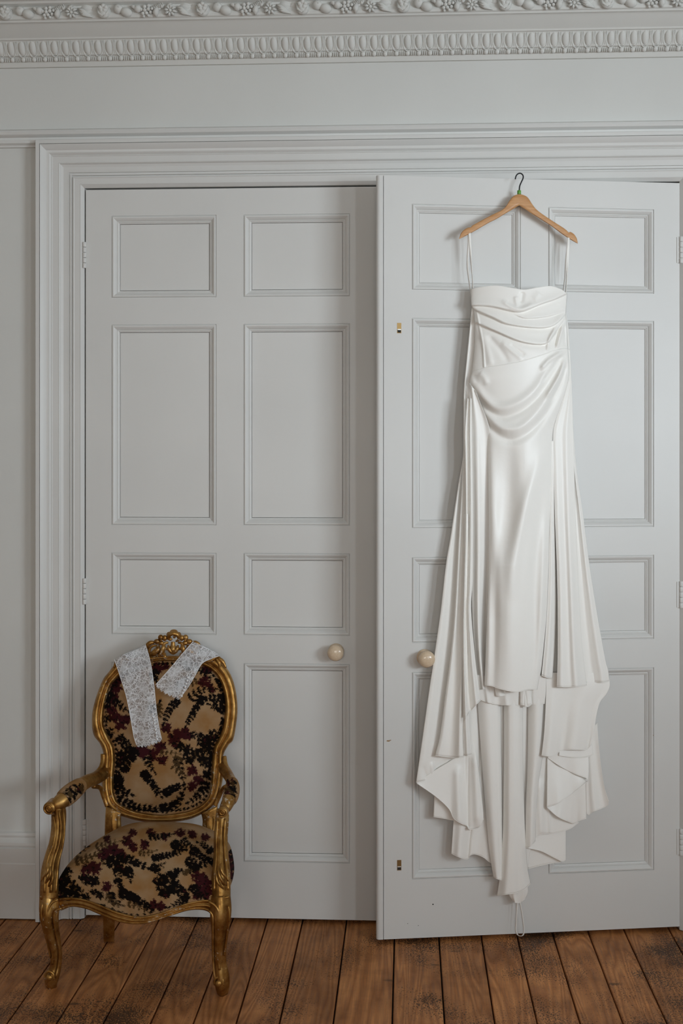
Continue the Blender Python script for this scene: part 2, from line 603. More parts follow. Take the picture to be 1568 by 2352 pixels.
for i in range(-2, 10):
    bx_ = gx + i * GP
    for nm, px, dz, ry, sc in (('rose', 0, -.001, 0, 1), ('round_fruit', 34, .005, 0, 1), ('plum', 53, -.006, .3, 1), ('nut', 80, .004, 0, 1), ('grapes', 96, -.001, 0, 1),
                               ('ribbed_leaf', 108, .000, -.45, 1), ('bud', 123, -.006, .1, 1), ('round_fruit', 154, .010, 0, .75), ('daisy', 156, -.004, .2, 1), ('pods', 183, -.006, .1, 1),
                               ('broad_leaf', 172, .012, .08, 1), ('broad_leaf', 200, .004, -.5, .7), ('broad_leaf', 20, .007, .6, .65), ('broad_leaf', 66, .013, .2, .6), ('round_fruit', 136, .012, 0, .5)):
        x = bx_ + px * GP / 231.0
        if x < XL + .05 or x > XR - .05: continue
        inst(gar[nm], nm, cor, (x, -.115, gz + dz), (.10, ry, 0), (sc * 1.18, sc * 1.25, sc * 1.12))

# ---------------------------------------------------------------- the two door leaves
DW, DZ0, DZ1, DT = .977, .0125, 2.443, .042
ROWS = [(.200, .8615), (.9545, 1.2285), (1.3195, 1.991), (2.080, 2.355)]
COLS = [(.087, .4405), (.5315, .8865)]
mold = [(0, 0), (.0004, .0035), (.0018, .0035), (.0024, .0005), (.0045, -.0012), (.0075, -.0008), (.0105, .0012), (.0145, .0055), (.0165, .0078), (.0168, .0098), (.0195, .0088), (.0215, .0102), (.0222, .0118), (.0245, .0125), (.0258, .0152), (.0268, .0152)]


def hinge(parent, x, z, leafdir, y=-.0045):
    """butt hinge: knuckle barrel of five rings with a painted leaf edge"""
    h = empty('hinge', (x, y, z))
    h.parent = parent
    LEN = .088
    for k2 in range(5):
        za = -LEN / 2 + k2 * LEN / 5 + .0006
        zb = za + LEN / 5 - .0012
        MB().lathe([(0, za), (.0058, za), (.0064, za + .0012), (.0064, zb - .0012), (.0058, zb), (0, zb)], 12).build('knuckle', M['paint'], h)
    MB().box((leafdir * .004, .002, -LEN / 2 + .002), (leafdir * .0135, .0048, LEN / 2 - .002)).build('hinge_leaf', M['paint'], h, smooth=False)
    return h


ivory, nt, bs = mat_base('ivory_glazed_knob', (.72, .56, .40), .18, spec=.5)
nn = N(nt, 'ShaderNodeTexNoise', Scale=18.0)
rr = ramp(nt, nn.outputs[0], [(.3, (.66, .50, .34)), (.7, (.75, .60, .44))])
L(nt, rr.outputs[0], bs.inputs['Base Color'])
M['ivory'] = ivory


def knob(parent, x, z):
    k_ = empty('door_knob', (x, 0, z))
    k_.parent = parent
    rot = Matrix.Rotation(R(90), 4, 'X')
    MB().lathe([(0, 0), (.0255, 0), (.0265, .003), (.025, .007), (.019, .010), (.0165, .012)], 28, rot).build('backplate', M['ivory'], k_)
    MB().lathe([(.0145, .011), (.0135, .016), (.016, .021), (.0225, .026), (.0265, .033), (.0270, .040), (.0240, .0475), (.0170, .0525), (.008, .0546), (0, .055)], 32, rot).build('knob_head', M['ivory'], k_)
    return k_


def door(name, sgn, loc, rz):
    """leaf with the hinge edge at local x=0, running towards sgn*x; front face at local y=0"""
    root = empty(name, loc, rz)
    tag(root, kind='structure')
    X = lambda a: sgn * a

    def bx(n, a0, a1, z0, z1, y0=0.0, y1=DT):
        xa, xb = sorted((X(a0), X(a1)))
        return MB().box((xa, y0, z0), (xb, y1, z1)).build(n, M['paint'], root, smooth=False)
    bx('stile', 0, COLS[0][0], DZ0, DZ1)
    bx('stile', COLS[1][1], DW, DZ0, DZ1)
    zs = [DZ0] + [z for r_ in ROWS for z in r_] + [DZ1]
    for j in range(0, len(zs), 2):
        bx('rail', COLS[0][0], COLS[1][1], zs[j], zs[j + 1])
    for (z0, z1) in ROWS:
        bx('muntin', COLS[0][1], COLS[1][0], z0, z1)
        for (a0, a1) in COLS:
            xa, xb = sorted((X(a0), X(a1)))
            p = MB().box((xa + .002, .0152, z0 + .002), (xb - .002, .030, z1 - .002)).build('panel', M['paint'], root, smooth=False)
            mb = MB().frame_loop(xa, xb, z0, z1, mold)
            mb.f = [q for q in mb.f]
            mb.build('panel_moulding', M['paint'], p, angle=22)
    for z in (2.224, 1.098, .290):
        hinge(root, X(-.0035), z, sgn)
    return root


d1 = door('door_1', 1, (-1.0745, 0, 0), 0)
knob(d1, .8405, .9035)
# rebated meeting strip on the shut leaf, its paint knocked off at the top
MB().box((DW, .010, DZ0), (DW + .012, .03, DZ1)).build('meeting_strip', M['paint'], d1, smooth=False)
MB().box((DW + .0005, .0085, 2.404), (DW + .008, .0105, 2.437)).build('bare_wood_chip', M['rawwood'], d1, smooth=False)

d2 = door('door_2', -1, (HX, 0, 0), PHI)
knob(d2, -.8455, .908)
# rounded bead down the free edge of the open leaf
bb = MB()
ring = [(-DW - .0125 + .0105 * math.cos(a), .0095 + .0105 * math.sin(a)) for a in np.linspace(-.5 * math.pi, -1.5 * math.pi, 12)]
ring = [(-DW - .0005, .0045), (-DW - .0025, -.001)] + ring + [(-DW - .0125, DT), (-DW, DT)]
bb.grid([[(x, y, z) for x, y in ring] for z in (DZ0, DZ1)])
bb.f.append(tuple(range(len(ring))))
bb.f.append(tuple(range(len(ring), 2 * len(ring)))[::-1])
bb.build('edge_bead', M['paint'], d2, angle=40)
# flush bolt slots in the lock stile
for z in (1.958, .2470):
    s = empty('bolt_slot', (-DW + .0495, 0, z)); s.parent = d2
    MB().box((-.0068, -.0006, -.0165), (.0068, .001, .0165)).build('slot_plate', M['brasswear'], s, smooth=False)
    MB().box((-.0055, -.0010, -.0060), (.0055, .0004, -.0145)).build('slot_mouth', M['dark'], s, smooth=False)
    MB().box((-.0055, -.0022, -.0062), (.0055, .0004, -.0030)).build('bolt_thumb', M['steel'], s, smooth=False)

# knocks in the paint of the open leaf: bare wood showing, and a nail hole
chip_wood = mat_base('bare_brown_wood', (.30, .17, .07), .8)[0]
for (x, z, rx, rz, m_) in ((-.9625, .6440, .0075, .0022, chip_wood), (-.9560, .6460, .0035, .0012, chip_wood), (-.0925, .6480, .0022, .0060, chip_wood), (-.0900, .6400, .0012, .0020, chip_wood), (-.8185, .1180, .0026, .0022, M['dark']), (-.900, .060, .0016, .0010, M['dark']), (-.866, .052, .0012, .0012, M['dark'])):
    bb = MB()
    ring = [(x + rx * random.uniform(.7, 1.15) * math.cos(a), -.0003, z + rz * random.uniform(.7, 1.15) * math.sin(a)) for a in np.linspace(0, 2 * math.pi, 11)[:-1]]
    bb.add(ring + [(p[0], .002, p[2]) for p in ring], [tuple(range(10))] + [(i, i + 10, (i + 1) % 10 + 10, (i + 1) % 10) for i in range(10)])
    bb.build('paint_chip', m_, d2, smooth=False)

# ---------------------------------------------------------------- wooden hanger
hw, nt, bs = mat_base('beech_wood', (.56, .29, .12), .42, spec=.4)
geo = N(nt, 'ShaderNodeNewGeometry')
mp = N(nt, 'ShaderNodeMapping')
mp.inputs['Scale'].default_value = (18, 18, 160)
mp.inputs['Rotation'].default_value = (0, R(32), 0)
L(nt, geo.outputs['Position'], mp.inputs[0])
nz = N(nt, 'ShaderNodeTexNoise', Scale=1.0, Detail=4.0)
L(nt, mp.outputs[0], nz.inputs['Vector'])
rr = ramp(nt, nz.outputs[0], [(.3, (.50, .245, .095)), (.7, (.62, .335, .145))])
L(nt, rr.outputs[0], bs.inputs['Base Color'])
M['beech'] = hw
M['blackwire'] = mat_base('black_wire', (.012, .012, .013), .35, .6)[0]
M['green'] = mat_base('green_plastic', (.12, .34, .05), .4)[0]

hz = on_door(1192, 560, .03)
hang = empty('clothes_hanger', hz)
tag(hang, 'pale wooden clothes hanger with black hook and green collar, hung on the open door', 'hanger')
HOFF = .034
up_l = smooth_poly([(1192, 445), (1179, 450), (1170, 460), (1161, 474), (1150, 483), (1122, 497), (1089, 515), (1079, 520), (1066, 527), (1058, 536), (1054, 548)], 40)
lo_l = smooth_poly([(1192, 472), (1183, 477), (1174, 482.5), (1158, 492), (1140, 503), (1122, 512), (1098, 526), (1084, 534), (1071, 541), (1062, 545.5), (1055, 549)], 40)
up_r = smooth_poly([(1192, 445), (1205, 449), (1213, 455), (1222, 469), (1235, 484), (1265, 505), (1290, 521), (1302, 529), (1316, 536), (1324, 547), (1326.5, 558)], 40)
lo_r = smooth_poly([(1192, 472), (1199, 477), (1206, 481), (1222, 492), (1240, 503), (1265, 519), (1288, 536), (1304, 547), (1314, 553), (1321, 557), (1326, 559.5)], 40)
up = np.vstack([up_l[::-1], up_r[1:]])
lo = np.vstack([lo_l[::-1], lo_r[1:]])
for q, xs in ((up, (1079.0, 1304.0)),):       # strap notches
    for x in xs:
        q[:, 1] += 4.0 * np.exp(-((q[:, 0] - x) / 2.2) ** 2)
mb = MB()
rows = []
sec = [(.0, .0), (.04, .6), (.14, .95), (.3, 1), (.7, 1), (.86, .95), (.96, .6), (1, 0), (.96, -.6), (.86, -.95), (.7, -1), (.3, -1), (.14, -.95), (.04, -.6)]
for u_, l_ in zip(up, lo):
    rows.append([on_door(u_[0] + (l_[0] - u_[0]) * t, u_[1] + (l_[1] - u_[1]) * t, HOFF + .0058 * d) for t, d in sec])
mb.grid(rows, close_u=True)
mb.f.append(tuple(range(len(sec)))); mb.f.append(tuple(range(len(mb.v) - len(sec), len(mb.v)))[::-1])
wpart('shoulder_bar', mb, M['beech'], hang, 40)
hp = smooth_poly([(1192, 440), (1193, 428), (1196.5, 419), (1200.3, 411), (1201.2, 405), (1198.5, 400), (1193.5, 398), (1188, 400), (1184.5, 405), (1183, 411.5)], 36)
wpart('hook', MB().tube([on_door(x, y, HOFF) for x, y in hp], .0021, 10), M['blackwire'], hang)
c0, c1 = on_door(1191.8, 446, HOFF), on_door(1191.8, 437.5, HOFF)
wpart('collar', MB().lathe([(0, 0), (.0058, 0), (.0062, .001), (.0062, (c1 - c0).length - .001), (.0056, (c1 - c0).length), (0, (c1 - c0).length)], 18, Matrix.Translation(c0)), M['green'], hang, 40)

# ---------------------------------------------------------------- the gown
satin, nt, bs = mat_base('ivory_satin', (.935, .91, .865), .40, spec=.42)
bs.inputs['Sheen Weight'].default_value = .25
bs.inputs['Sheen Roughness'].default_value = .4
geo = N(nt, 'ShaderNodeNewGeometry')
nz = N(nt, 'ShaderNodeTexNoise', Scale=26.0, Detail=3.0)
L(nt, geo.outputs['Position'], nz.inputs['Vector'])
nf = N(nt, 'ShaderNodeTexNoise', Scale=900.0)
L(nt, geo.outputs['Position'], nf.inputs['Vector'])
ad = N(nt, 'ShaderNodeMath', operation='MULTIPLY_ADD')
L(nt, nf.outputs[0], ad.inputs[0]); ad.inputs[1].default_value = .02
L(nt, nz.outputs[0], ad.inputs[2])
bump(nt, bs, ad.outputs[0], .0035, .22)
M['satin'] = satin

gown_base = on_door(1190, 2075, .03)
gown = empty('wedding_dress', gown_base)
tag(gown, 'long ivory satin wedding dress hanging from the wooden hanger on the open door', 'dress')


def pl_dist(X, Y, pts):
    """distance and signed side (positive below / right of direction) to a polyline, plus position 0..1"""
    best = np.full(X.shape, 1e9)
    sd = np.zeros(X.shape)
    tt = np.zeros(X.shape)
    n = len(pts) - 1
    for i in range(n):
        ax, ay = pts[i]
        bx_, by_ = pts[i + 1]
        dx, dy = bx_ - ax, by_ - ay
        l2 = dx * dx + dy * dy + 1e-9
        t = np.clip(((X - ax) * dx + (Y - ay) * dy) / l2, 0, 1)
        ex, ey = X - (ax + t * dx), Y - (ay + t * dy)
        d = np.hypot(ex, ey)
        m = d < best
        best = np.where(m, d, best)
        sd = np.where(m, np.sign(dx * ey - dy * ex), sd)
        tt = np.where(m, (i + t) / n, tt)
    return best, sd, tt


def cloth(name, top, bottom, left=(), right=(), off=(.05, .05, .05, .05), bulge=(0, 0), folds=(), feats=(), nu=40, nv=60, hem=True, sidehem=0, wav=0.0, label=None, bp=1.0):
    """Coons patch between four pixel curves, floating in front of the door by `off` at its corners
    (top-left, top-right, bottom-left, bottom-right) plus bulge and folds, all in metres"""
    T = smooth_poly(top, nu)
    B = smooth_poly(bottom, nu)
    Lc = smooth_poly([top[0], *left, bottom[0]], nv)
    Rc = smooth_poly([top[-1], *right, bottom[-1]], nv)
    u = np.linspace(0, 1, nu)[None, :]
    v = np.linspace(0, 1, nv)[:, None]
    P = np.zeros((nv, nu, 2))
    for c in range(2):
        S1 = (1 - v) * T[None, :, c] + v * B[None, :, c]
        S2 = (1 - u) * Lc[:, None, c] + u * Rc[:, None, c]
        S3 = (1 - u) * (1 - v) * T[0, c] + u * (1 - v) * T[-1, c] + (1 - u) * v * B[0, c] + u * v * B[-1, c]
        P[:, :, c] = S1 + S2 - S3
    O = (1 - u) * (1 - v) * off[0] + u * (1 - v) * off[1] + (1 - u) * v * off[2] + u * v * off[3]
    O = O + ((1 - v) * bulge[0] + v * bulge[1]) * np.sin(np.pi * u) ** bp
    for fo in folds:
        uc, w, a0, a1 = fo[:4]
        uc = np.interp(v[:, 0], np.linspace(0, 1, len(uc)), uc)[:, None] if hasattr(uc, '__len__') else uc
        O = O + (a0 * (1 - v) + a1 * v) * np.exp(-((u - uc) / w) ** 2)
    X, Y = P[:, :, 0], P[:, :, 1]
    for ft in feats:
        kind, pts, w, a = ft[:4]
        pts = smooth_poly(pts, 26) if len(pts) > 2 else pts
        d, sgn, t = pl_dist(X, Y, pts)
        fade = np.sin(np.pi * t) ** .9 if len(ft) > 4 and ft[4] == 's' else np.clip(np.minimum(t, 1 - t) * 6 + (.12 if len(ft) < 5 else ft[4]), 0, 1)
        if kind == 'ridge':
            O = O + a * np.exp(-(d / w) ** 2) * fade
        elif kind == 'step':       # cloth above the line lies over the cloth below it
            s_ = d * sgn
            O = O + a * fade * (np.where(s_ < 0, np.exp(-(s_ / (w * 2.2)) ** 2), -.45 * np.exp(-(s_ / w) ** 2)) * .5 + .5 * (-np.tanh(s_ / 1.6)) * np.exp(-(d / (w * 1.6)) ** 2))
    if wav:
        O = O + wav * np.sin(X * .11 + Y * .013) * np.sin(Y * .017 + X * .05)
    rows = [[on_door(X[i, j], Y[i, j], O[i, j]) for j in range(nu)] for i in range(nv)]
    mb = MB().grid(rows)
    o = wpart(name, mb, M['satin'], gown)
    sm = o.modifiers.new('thickness', 'SOLIDIFY')
    sm.thickness = .0009
    sm.offset = 0
    if hem:
        h = MB().tube(rows[-1], .0011, 6)
        if sidehem & 1: h.tube([r_[0] for r_ in rows], .0010, 6)
        if sidehem & 2: h.tube([r_[-1] for r_ in rows], .0010, 6)
        h.build('rolled_hem', M['satin'], o, True, None)
    if label: o['label'] = label
    return o


seam = [(1084, 852), (1112, 844), (1160, 836), (1200, 828), (1245, 814), (1272, 804), (1292, 800), (1304, 800)]
# bodice with three draped bands
cloth('bodice', [(1081, 664), (1098, 660), (1130, 656), (1150, 657), (1180, 662), (1205, 665), (1235, 660), (1262, 657), (1285, 663), (1302, 674)], seam,
      [(1082, 701), (1087, 712), (1090, 746), (1090, 781), (1088, 814)], [(1300, 700), (1299, 720), (1301, 750), (1302, 780)],
      off=(.045, .045, .05, .05), bulge=(.042, .05), nu=150, nv=140, hem=True, bp=.6, feats=[
          ('step', [(1078, 702), (1105, 702), (1135, 705), (1165, 712), (1190, 717), (1210, 712), (1240, 699), (1275, 687), (1306, 672)], 7, .0095, 1),
          ('step', [(1083, 708), (1100, 716), (1135, 731), (1160, 743), (1190, 749), (1215, 752), (1250, 753), (1275, 745), (1300, 720)], 6, .0085, 1),
          ('step', [(1178, 722), (1205, 731), (1235, 730), (1262, 726), (1300, 714)], 4, .0045),
          ('step', [(1090, 740), (1120, 753), (1150, 766), (1180, 779), (1210, 788), (1245, 791), (1264, 780), (1292, 738)], 6, .0085, 1),
          ('ridge', [(1150, 690), (1178, 706), (1200, 709), (1225, 698)], 5, .006),
          ('ridge', [(1184, 680), (1187, 706)], 5, .004),
          ('ridge', [(1200, 670), (1196, 696)], 5, -.004),
          ('ridge', [(1240, 672), (1225, 690)], 8, .003),
          ('ridge', [(1105, 762), (1118, 800), (1128, 842)], 8, .004), ('ridge', [(1120, 770), (1150, 806), (1168, 834)], 7, -.004),
          ('ridge', [(1150, 785), (1185, 812), (1200, 826)], 7, .004), ('ridge', [(1170, 790), (1205, 818)], 5, -.003),
          ('ridge', [(1094, 714), (1102, 756), (1109, 797), (1112, 842)], 2.2, .0035, 1),
          ('ridge', [(1296, 735), (1288, 765), (1278, 800)], 3.5, .008), ('ridge', [(1284, 748), (1278, 775), (1272, 800)], 3, -.007), ('ridge', [(1276, 752), (1262, 778), (1256, 806)], 3.5, .007),
          ('ridge', [(1294, 742), (1297, 770), (1296, 796)], 3, -.006)])

# centre skirt panel with the cowl drape gathered to the waist on one side
fl_ = [(1079, 878), (1091, 899), (1107, 937), (1118, 982), (1120, 1041), (1122, 1148), (1123, 1255), (1122, 1330), (1119, 1400), (1114, 1530)]
fr_ = [(1307, 850), (1303, 883), (1289, 929), (1274, 971), (1268, 1006), (1266, 1100), (1262, 1200), (1259, 1300), (1255, 1400), (1250, 1460), (1242, 1535)]
cloth('skirt_front', seam, [(1112, 1573), (1130, 1576), (1150, 1583), (1185, 1589), (1212, 1584), (1233, 1583)], fl_, fr_,
      off=(.05, .05, .075, .07), bulge=(.05, .035), bp=.6, nu=120, nv=280, sidehem=2, feats=[
          ('ridge', [(1090, 886), (1110, 915), (1140, 936), (1180, 930), (1225, 900), (1262, 850), (1296, 808)], 11, .009, .5),
          ('ridge', [(1092, 906), (1120, 941), (1150, 957), (1190, 948), (1230, 916), (1268, 862), (1297, 812)], 8, -.009, .5),
          ('ridge', [(1112, 946), (1140, 976), (1168, 986), (1200, 978), (1240, 940), (1280, 880), (1300, 830)], 10, .009, .3),
          ('ridge', [(1114, 965), (1140, 996), (1168, 1010), (1198, 1004), (1236, 972), (1270, 920), (1302, 852)], 9, -.009, .3),
          ('ridge', [(1292, 808), (1262, 826), (1240, 850)], 5, .010), ('ridge', [(1290, 816), (1266, 848), (1244, 880)], 4, -.009),
          ('ridge', [(1298, 822), (1282, 866), (1252, 915)], 4, .009), ('ridge', [(1300, 834), (1288, 876), (1262, 925)], 4, -.009),
          ('ridge', [(1300, 806), (1306, 850), (1306, 880)], 3, .004),
          ('ridge', [(1100, 855), (1112, 868), (1118, 885)], 7, .004), ('ridge', [(1086, 858), (1096, 880)], 6, -.003),
          ('ridge', [(1168, 985), (1168, 1060), (1167, 1130), (1164, 1200), (1162, 1300)], 24, -.020, 's'),
          ('ridge', [(1121, 960), (1126, 1080), (1131, 1200), (1138, 1300), (1142, 1420)], 13, .009, 's'),
          ('ridge', [(1255, 1010), (1236, 1070), (1212, 1140), (1192, 1220), (1180, 1290), (1174, 1380)], 15, .012, 's'),
          ('ridge', [(1258, 1080), (1244, 1150), (1232, 1240), (1226, 1350), (1226, 1480), (1224, 1585)], 13, -.010, 's'),
          ('ridge', [(1176, 1190), (1172, 1300), (1170, 1420), (1168, 1640)], 24, .012, 's'),
          ('ridge', [(1124, 1200), (1122, 1350), (1121, 1480), (1117, 1640)], 6, .006, 's'), ('ridge', [(1140, 1220), (1138, 1360), (1136, 1500), (1132, 1640)], 8, -.006, 's'),
          ('ridge', [(1252, 1180), (1246, 1320), (1240, 1440), (1228, 1640)], 7, .007, 's')])

# --- viewer's left: side gore and the cascade of folds
cloth('side_gore', [(1078, 880), (1092, 898)], [(1098, 1584), (1115, 1582), (1134, 1582)], [(1079, 1000), (1082, 1100), (1084, 1250), (1084, 1400), (1090, 1500)], [(1124, 985), (1127, 1060), (1128, 1250), (1126, 1400), (1124, 1500)],
      off=(.055, .07, .05, .06), bulge=(.0, .0), nu=44, nv=150, folds=[(.32, .16, .004, .018), (.78, .16, -.002, -.014)])
cloth('fold_leaf', [(1072, 915), (1082, 915)], [(1064, 1660), (1077, 1637), (1091, 1621), (1103, 1608)], [(1066, 990), (1067, 1049), (1068, 1150), (1067, 1250), (1064, 1350), (1062, 1500)], [(1083, 1000), (1085, 1200), (1084, 1330), (1081, 1400), (1089, 1500), (1098, 1575)],
      off=(.06, .066, .075, .07), nu=44, nv=150, folds=[(.18, .12, .002, .012), (.48, .14, -.004, -.012), (.8, .14, .004, .012)], sidehem=2)
cloth('fold_strip', [(1064, 1180), (1075, 1180)], [(1064, 1735), (1072, 1736), (1083, 1733)], [(1063, 1400), (1061, 1600)], [(1077, 1400), (1077, 1636), (1080, 1690)],
      off=(.058, .065, .062, .058), nu=22, nv=90, folds=[(.5, .3, .004, .014)])
cloth('side_leaf', [(1066, 1000), (1072, 1000)], [(999, 1735), (1020, 1738), (1045, 1740), (1064, 1739)], [(1060, 1120), (1054, 1220), (1044, 1400), (1035, 1500), (1022, 1600), (1010, 1690)], [(1070, 1200), (1067, 1400), (1063, 1600), (1062, 1680)],
      off=(.05, .055, .046, .062), nu=44, nv=140, folds=[(.12, .14, .002, .010), (.5, .2, 0, -.006), (.86, .12, .0, .012)])
cloth('outer_leaf', [(1083, 706), (1094, 706)], [(955, 1797), (975, 1793), (1000, 1784), (1030, 1770), (1055, 1755), (1066, 1744)], [(1077, 769), (1070, 839), (1065, 900), (1064, 1000), (1063, 1050), (1051, 1121), (1035, 1229), (1024, 1295), (1012, 1400), (998, 1500), (983, 1600), (969, 1700)], [(1092, 769), (1090, 839), (1083, 900), (1080, 1000), (1079, 1050), (1076, 1229), (1074, 1400), (1072, 1500), (1070, 1600), (1068, 1700)],
      off=(.034, .045, .040, .030), nu=60, nv=200, folds=[(.08, .1, .003, .008), (.45, .2, .0, -.010)], feats=[('ridge', [(972, 1760), (976, 1780), (984, 1792)], 5, -.006), ('ridge', [(992, 1752), (994, 1784)], 5, .006), ('ridge', [(1032, 1745), (1040, 1764)], 5, -.005)])
cloth('underfold', [(956, 1797), (1000, 1768), (1050, 1735), (1084, 1690)], [(957, 1799), (1000, 1829), (1030, 1857), (1042, 1880), (1060, 1892), (1072, 1897), (1078, 1905), (1100, 1900), (1110, 1880)], [], [(1096, 1750), (1104, 1815), (1109, 1860)],
      off=(.038, .03, .042, .05), nu=60, nv=50, folds=[(.62, .08, .0, .010)], feats=[('ridge', [(1071, 1740), (1073, 1820), (1074, 1898)], 3, -.008, 1), ('ridge', [(1050, 1770), (1056, 1890)], 9, .008, .6), ('ridge', [(1090, 1740), (1097, 1890)], 9, .012, .6)])
cloth('back_fold', [(998, 1780), (1046, 1850)], [(995, 1876), (1015, 1879), (1044, 1885)], [(997, 1825)], [(1045, 1870)], off=(.022, .03, .022, .028), nu=20, nv=24)
# --- train: broad back sheet with three long strands in front
cloth('back_panel', [(1090, 704), (1190, 712), (1296, 712)], [(1052, 1640), (1190, 1660), (1350, 1640)], [(1076, 860), (1072, 1050), (1058, 1300)], [(1306, 860), (1312, 1050), (1340, 1350)],
      off=(.03, .03, .020, .020), bulge=(-.012, -.006), nu=50, nv=90, folds=[(.3, .06, 0, .008), (.5, .06, 0, -.008), (.7, .06, 0, .008)], hem=False)
cloth('train', [(1078, 1560), (1150, 1560), (1262, 1560)], [(1036, 1960), (1052, 1968), (1072, 1974), (1079, 1965), (1090, 1962), (1108, 1968), (1124, 1980), (1150, 1994), (1180, 1998), (1212, 1995)], [(1062, 1700), (1046, 1830), (1040, 1900)], [(1262, 1700), (1240, 1850), (1218, 1950)],
      off=(.026, .026, .028, .022), nu=120, nv=120, folds=[(.10, .06, .0, .016), (.22, .035, 0, -.010), (.36, .07, .004, -.008)])
cloth('train_strand', [(1093, 1560), (1120, 1560), (1149, 1560)], [(1133, 2014), (1142, 2019), (1153, 2022)], [(1098, 1640), (1106, 1750), (1114, 1850), (1122, 1940), (1128, 1985)], [(1150, 1700), (1152, 1800), (1153, 1900), (1154, 1980)],
      off=(.034, .03, .034, .032), bulge=(.022, .018), nu=40, nv=130, folds=[(.85, .12, .004, .006)])
cloth('train_strand', [(1157, 1560), (1178, 1560), (1200, 1560)], [(1141, 2057), (1165, 2054), (1188, 2050), (1205, 2042), (1218, 2029)], [(1157, 1700), (1156, 1800), (1154, 1920), (1148, 2005)], [(1200, 1700), (1202, 1800), (1205, 1900), (1210, 1985)],
      off=(.035, .035, .035, .035), bulge=(.024, .028), nu=44, nv=130, folds=[(.22, .14, .003, .008), (.62, .12, .0, -.006)])
cloth('train_tail', [(1166, 2044), (1190, 2042), (1212, 2032)], [(1176, 2067), (1184, 2073), (1194, 2073), (1206, 2064)], [(1170, 2058)], [(1212, 2050)], off=(.035, .035, .036, .036), bulge=(.012, .006), nu=24, nv=16, folds=[(.25, .1, .0, .008), (.6, .1, 0, -.006)])
cloth('train_strand', [(1213, 1560), (1232, 1560), (1256, 1560)], [(1206, 1946), (1216, 1945), (1229, 1932)], [(1211, 1750), (1207, 1850)], [(1250, 1700), (1236, 1800), (1230, 1880)],
      off=(.032, .036, .036, .036), bulge=(.02, .018), nu=36, nv=110)
# --- lining below the front hem
cloth('lining', [(1090, 1550), (1170, 1555), (1254, 1550)], [(1100, 1606), (1125, 1615), (1150, 1619), (1185, 1620), (1200, 1622), (1213, 1623), (1221, 1618), (1236, 1617), (1252, 1616)], [], [],
      off=(.058, .058, .054, .05), bulge=(.008, .006), nu=90, nv=26, folds=[(.14, .03, 0, .008), (.3, .05, 0, -.008), (.42, .04, .0, .008), (.62, .03, 0, -.008), (.70, .035, 0, .012), (.79, .02, 0, -.008)])
cloth('lining_frill', [(1133, 1565), (1155, 1566)], [(1138, 1597), (1148, 1599), (1160, 1597)], [(1135, 1580)], [(1155, 1585)], off=(.066, .066, .064, .064), bulge=(.005, .008), nu=16, nv=14)
cloth('lining_frill', [(1192, 1566), (1218, 1566)], [(1194, 1617), (1207, 1620), (1222, 1617)], [(1194, 1590)], [(1219, 1590)], off=(.064, .064, .062, .062), bulge=(.006, .006), nu=20, nv=14, folds=[(.45, .12, 0, -.006)])

# --- viewer's right: slit, side panel and cascade
cloth('slit_facing', [(1266, 1012), (1270, 1012)], [(1243, 1551), (1255, 1556), (1268, 1559)], [(1263, 1150), (1260, 1300), (1256, 1400), (1250, 1480)], [(1272, 1150), (1275, 1300), (1276, 1400), (1273, 1490)],
      off=(.06, .06, .066, .055), nu=26, nv=120, folds=[(.4, .25, 0, .010)])
cloth('side_panel', [(1304, 800), (1308, 803)], [(1279, 1577), (1300, 1578), (1325, 1577), (1347, 1574)], [(1307, 850), (1303, 883), (1289, 929), (1275, 971), (1270, 1010), (1272, 1100), (1275, 1200), (1279, 1300), (1281, 1400), (1281, 1500)], [(1313, 900), (1316, 1000), (1320, 1150), (1325, 1280), (1331, 1400), (1338, 1500)],
      off=(.05, .048, .072, .050), bulge=(.0, .016), nu=60, nv=200, sidehem=1, folds=[(.12, .12, .0, .008), (.45, .13, .0, -.006), (.66, .14, .0, .010)])
cloth('outer_panel', [(1292, 716), (1300, 718)], [(1338, 1571), (1350, 1568), (1365, 1566), (1384, 1567), (1398, 1565)], [(1297, 800), (1300, 900), (1302, 1000), (1312, 1150), (1322, 1300), (1330, 1450)], [(1305, 756), (1308, 799), (1311, 850), (1313, 900), (1314, 945), (1317, 1000), (1325, 1090), (1338, 1180), (1352, 1290), (1369, 1400), (1389, 1512), (1396, 1540)],
      off=(.045, .034, .048, .040), nu=44, nv=180, folds=[(.35, .15, .0, -.008), (.75, .15, .003, .010)])
cloth('second_tier', [(1253, 1545), (1300, 1545), (1396, 1545)], [(1243, 1735), (1260, 1737), (1274, 1735), (1283, 1727), (1300, 1722), (1325, 1722), (1345, 1722), (1358, 1709)], [(1253, 1600), (1249, 1680)], [(1400, 1574), (1392, 1594), (1378, 1612), (1370, 1640), (1364, 1680)],
      off=(.05, .034, .058, .040), nu=90, nv=70, folds=[(.12, .1, .004, .012), (.4, .1, 0, -.010), (.62, .12, .004, .008), (.88, .06, 0, -.006)])
cloth('tier_underside', [(1284, 1712), (1320, 1712), (1358, 1700)], [(1283, 1735), (1310, 1739), (1340, 1740), (1362, 1734)], [], [(1361, 1720)], off=(.036, .03, .040, .034), nu=30, nv=12)
cloth('cascade_flap', [(1256, 1716), (1300, 1720), (1350, 1720)], [(1257, 1740), (1290, 1762), (1322, 1778), (1345, 1787), (1350, 1795)], [], [(1352, 1760)], off=(.034, .03, .034, .046), nu=44, nv=26, folds=[(.5, .14, .0, -.006)])
cloth('cascade_fold', [(1256, 1730), (1290, 1756), (1322, 1772), (1348, 1792)], [(1255, 1854), (1281, 1845), (1313, 1822), (1338, 1803), (1349, 1795)], [(1256, 1790)], [], off=(.030, .030, .046, .044), nu=44, nv=30, folds=[(.25, .12, -.004, .006), (.6, .12, .0, -.005)])
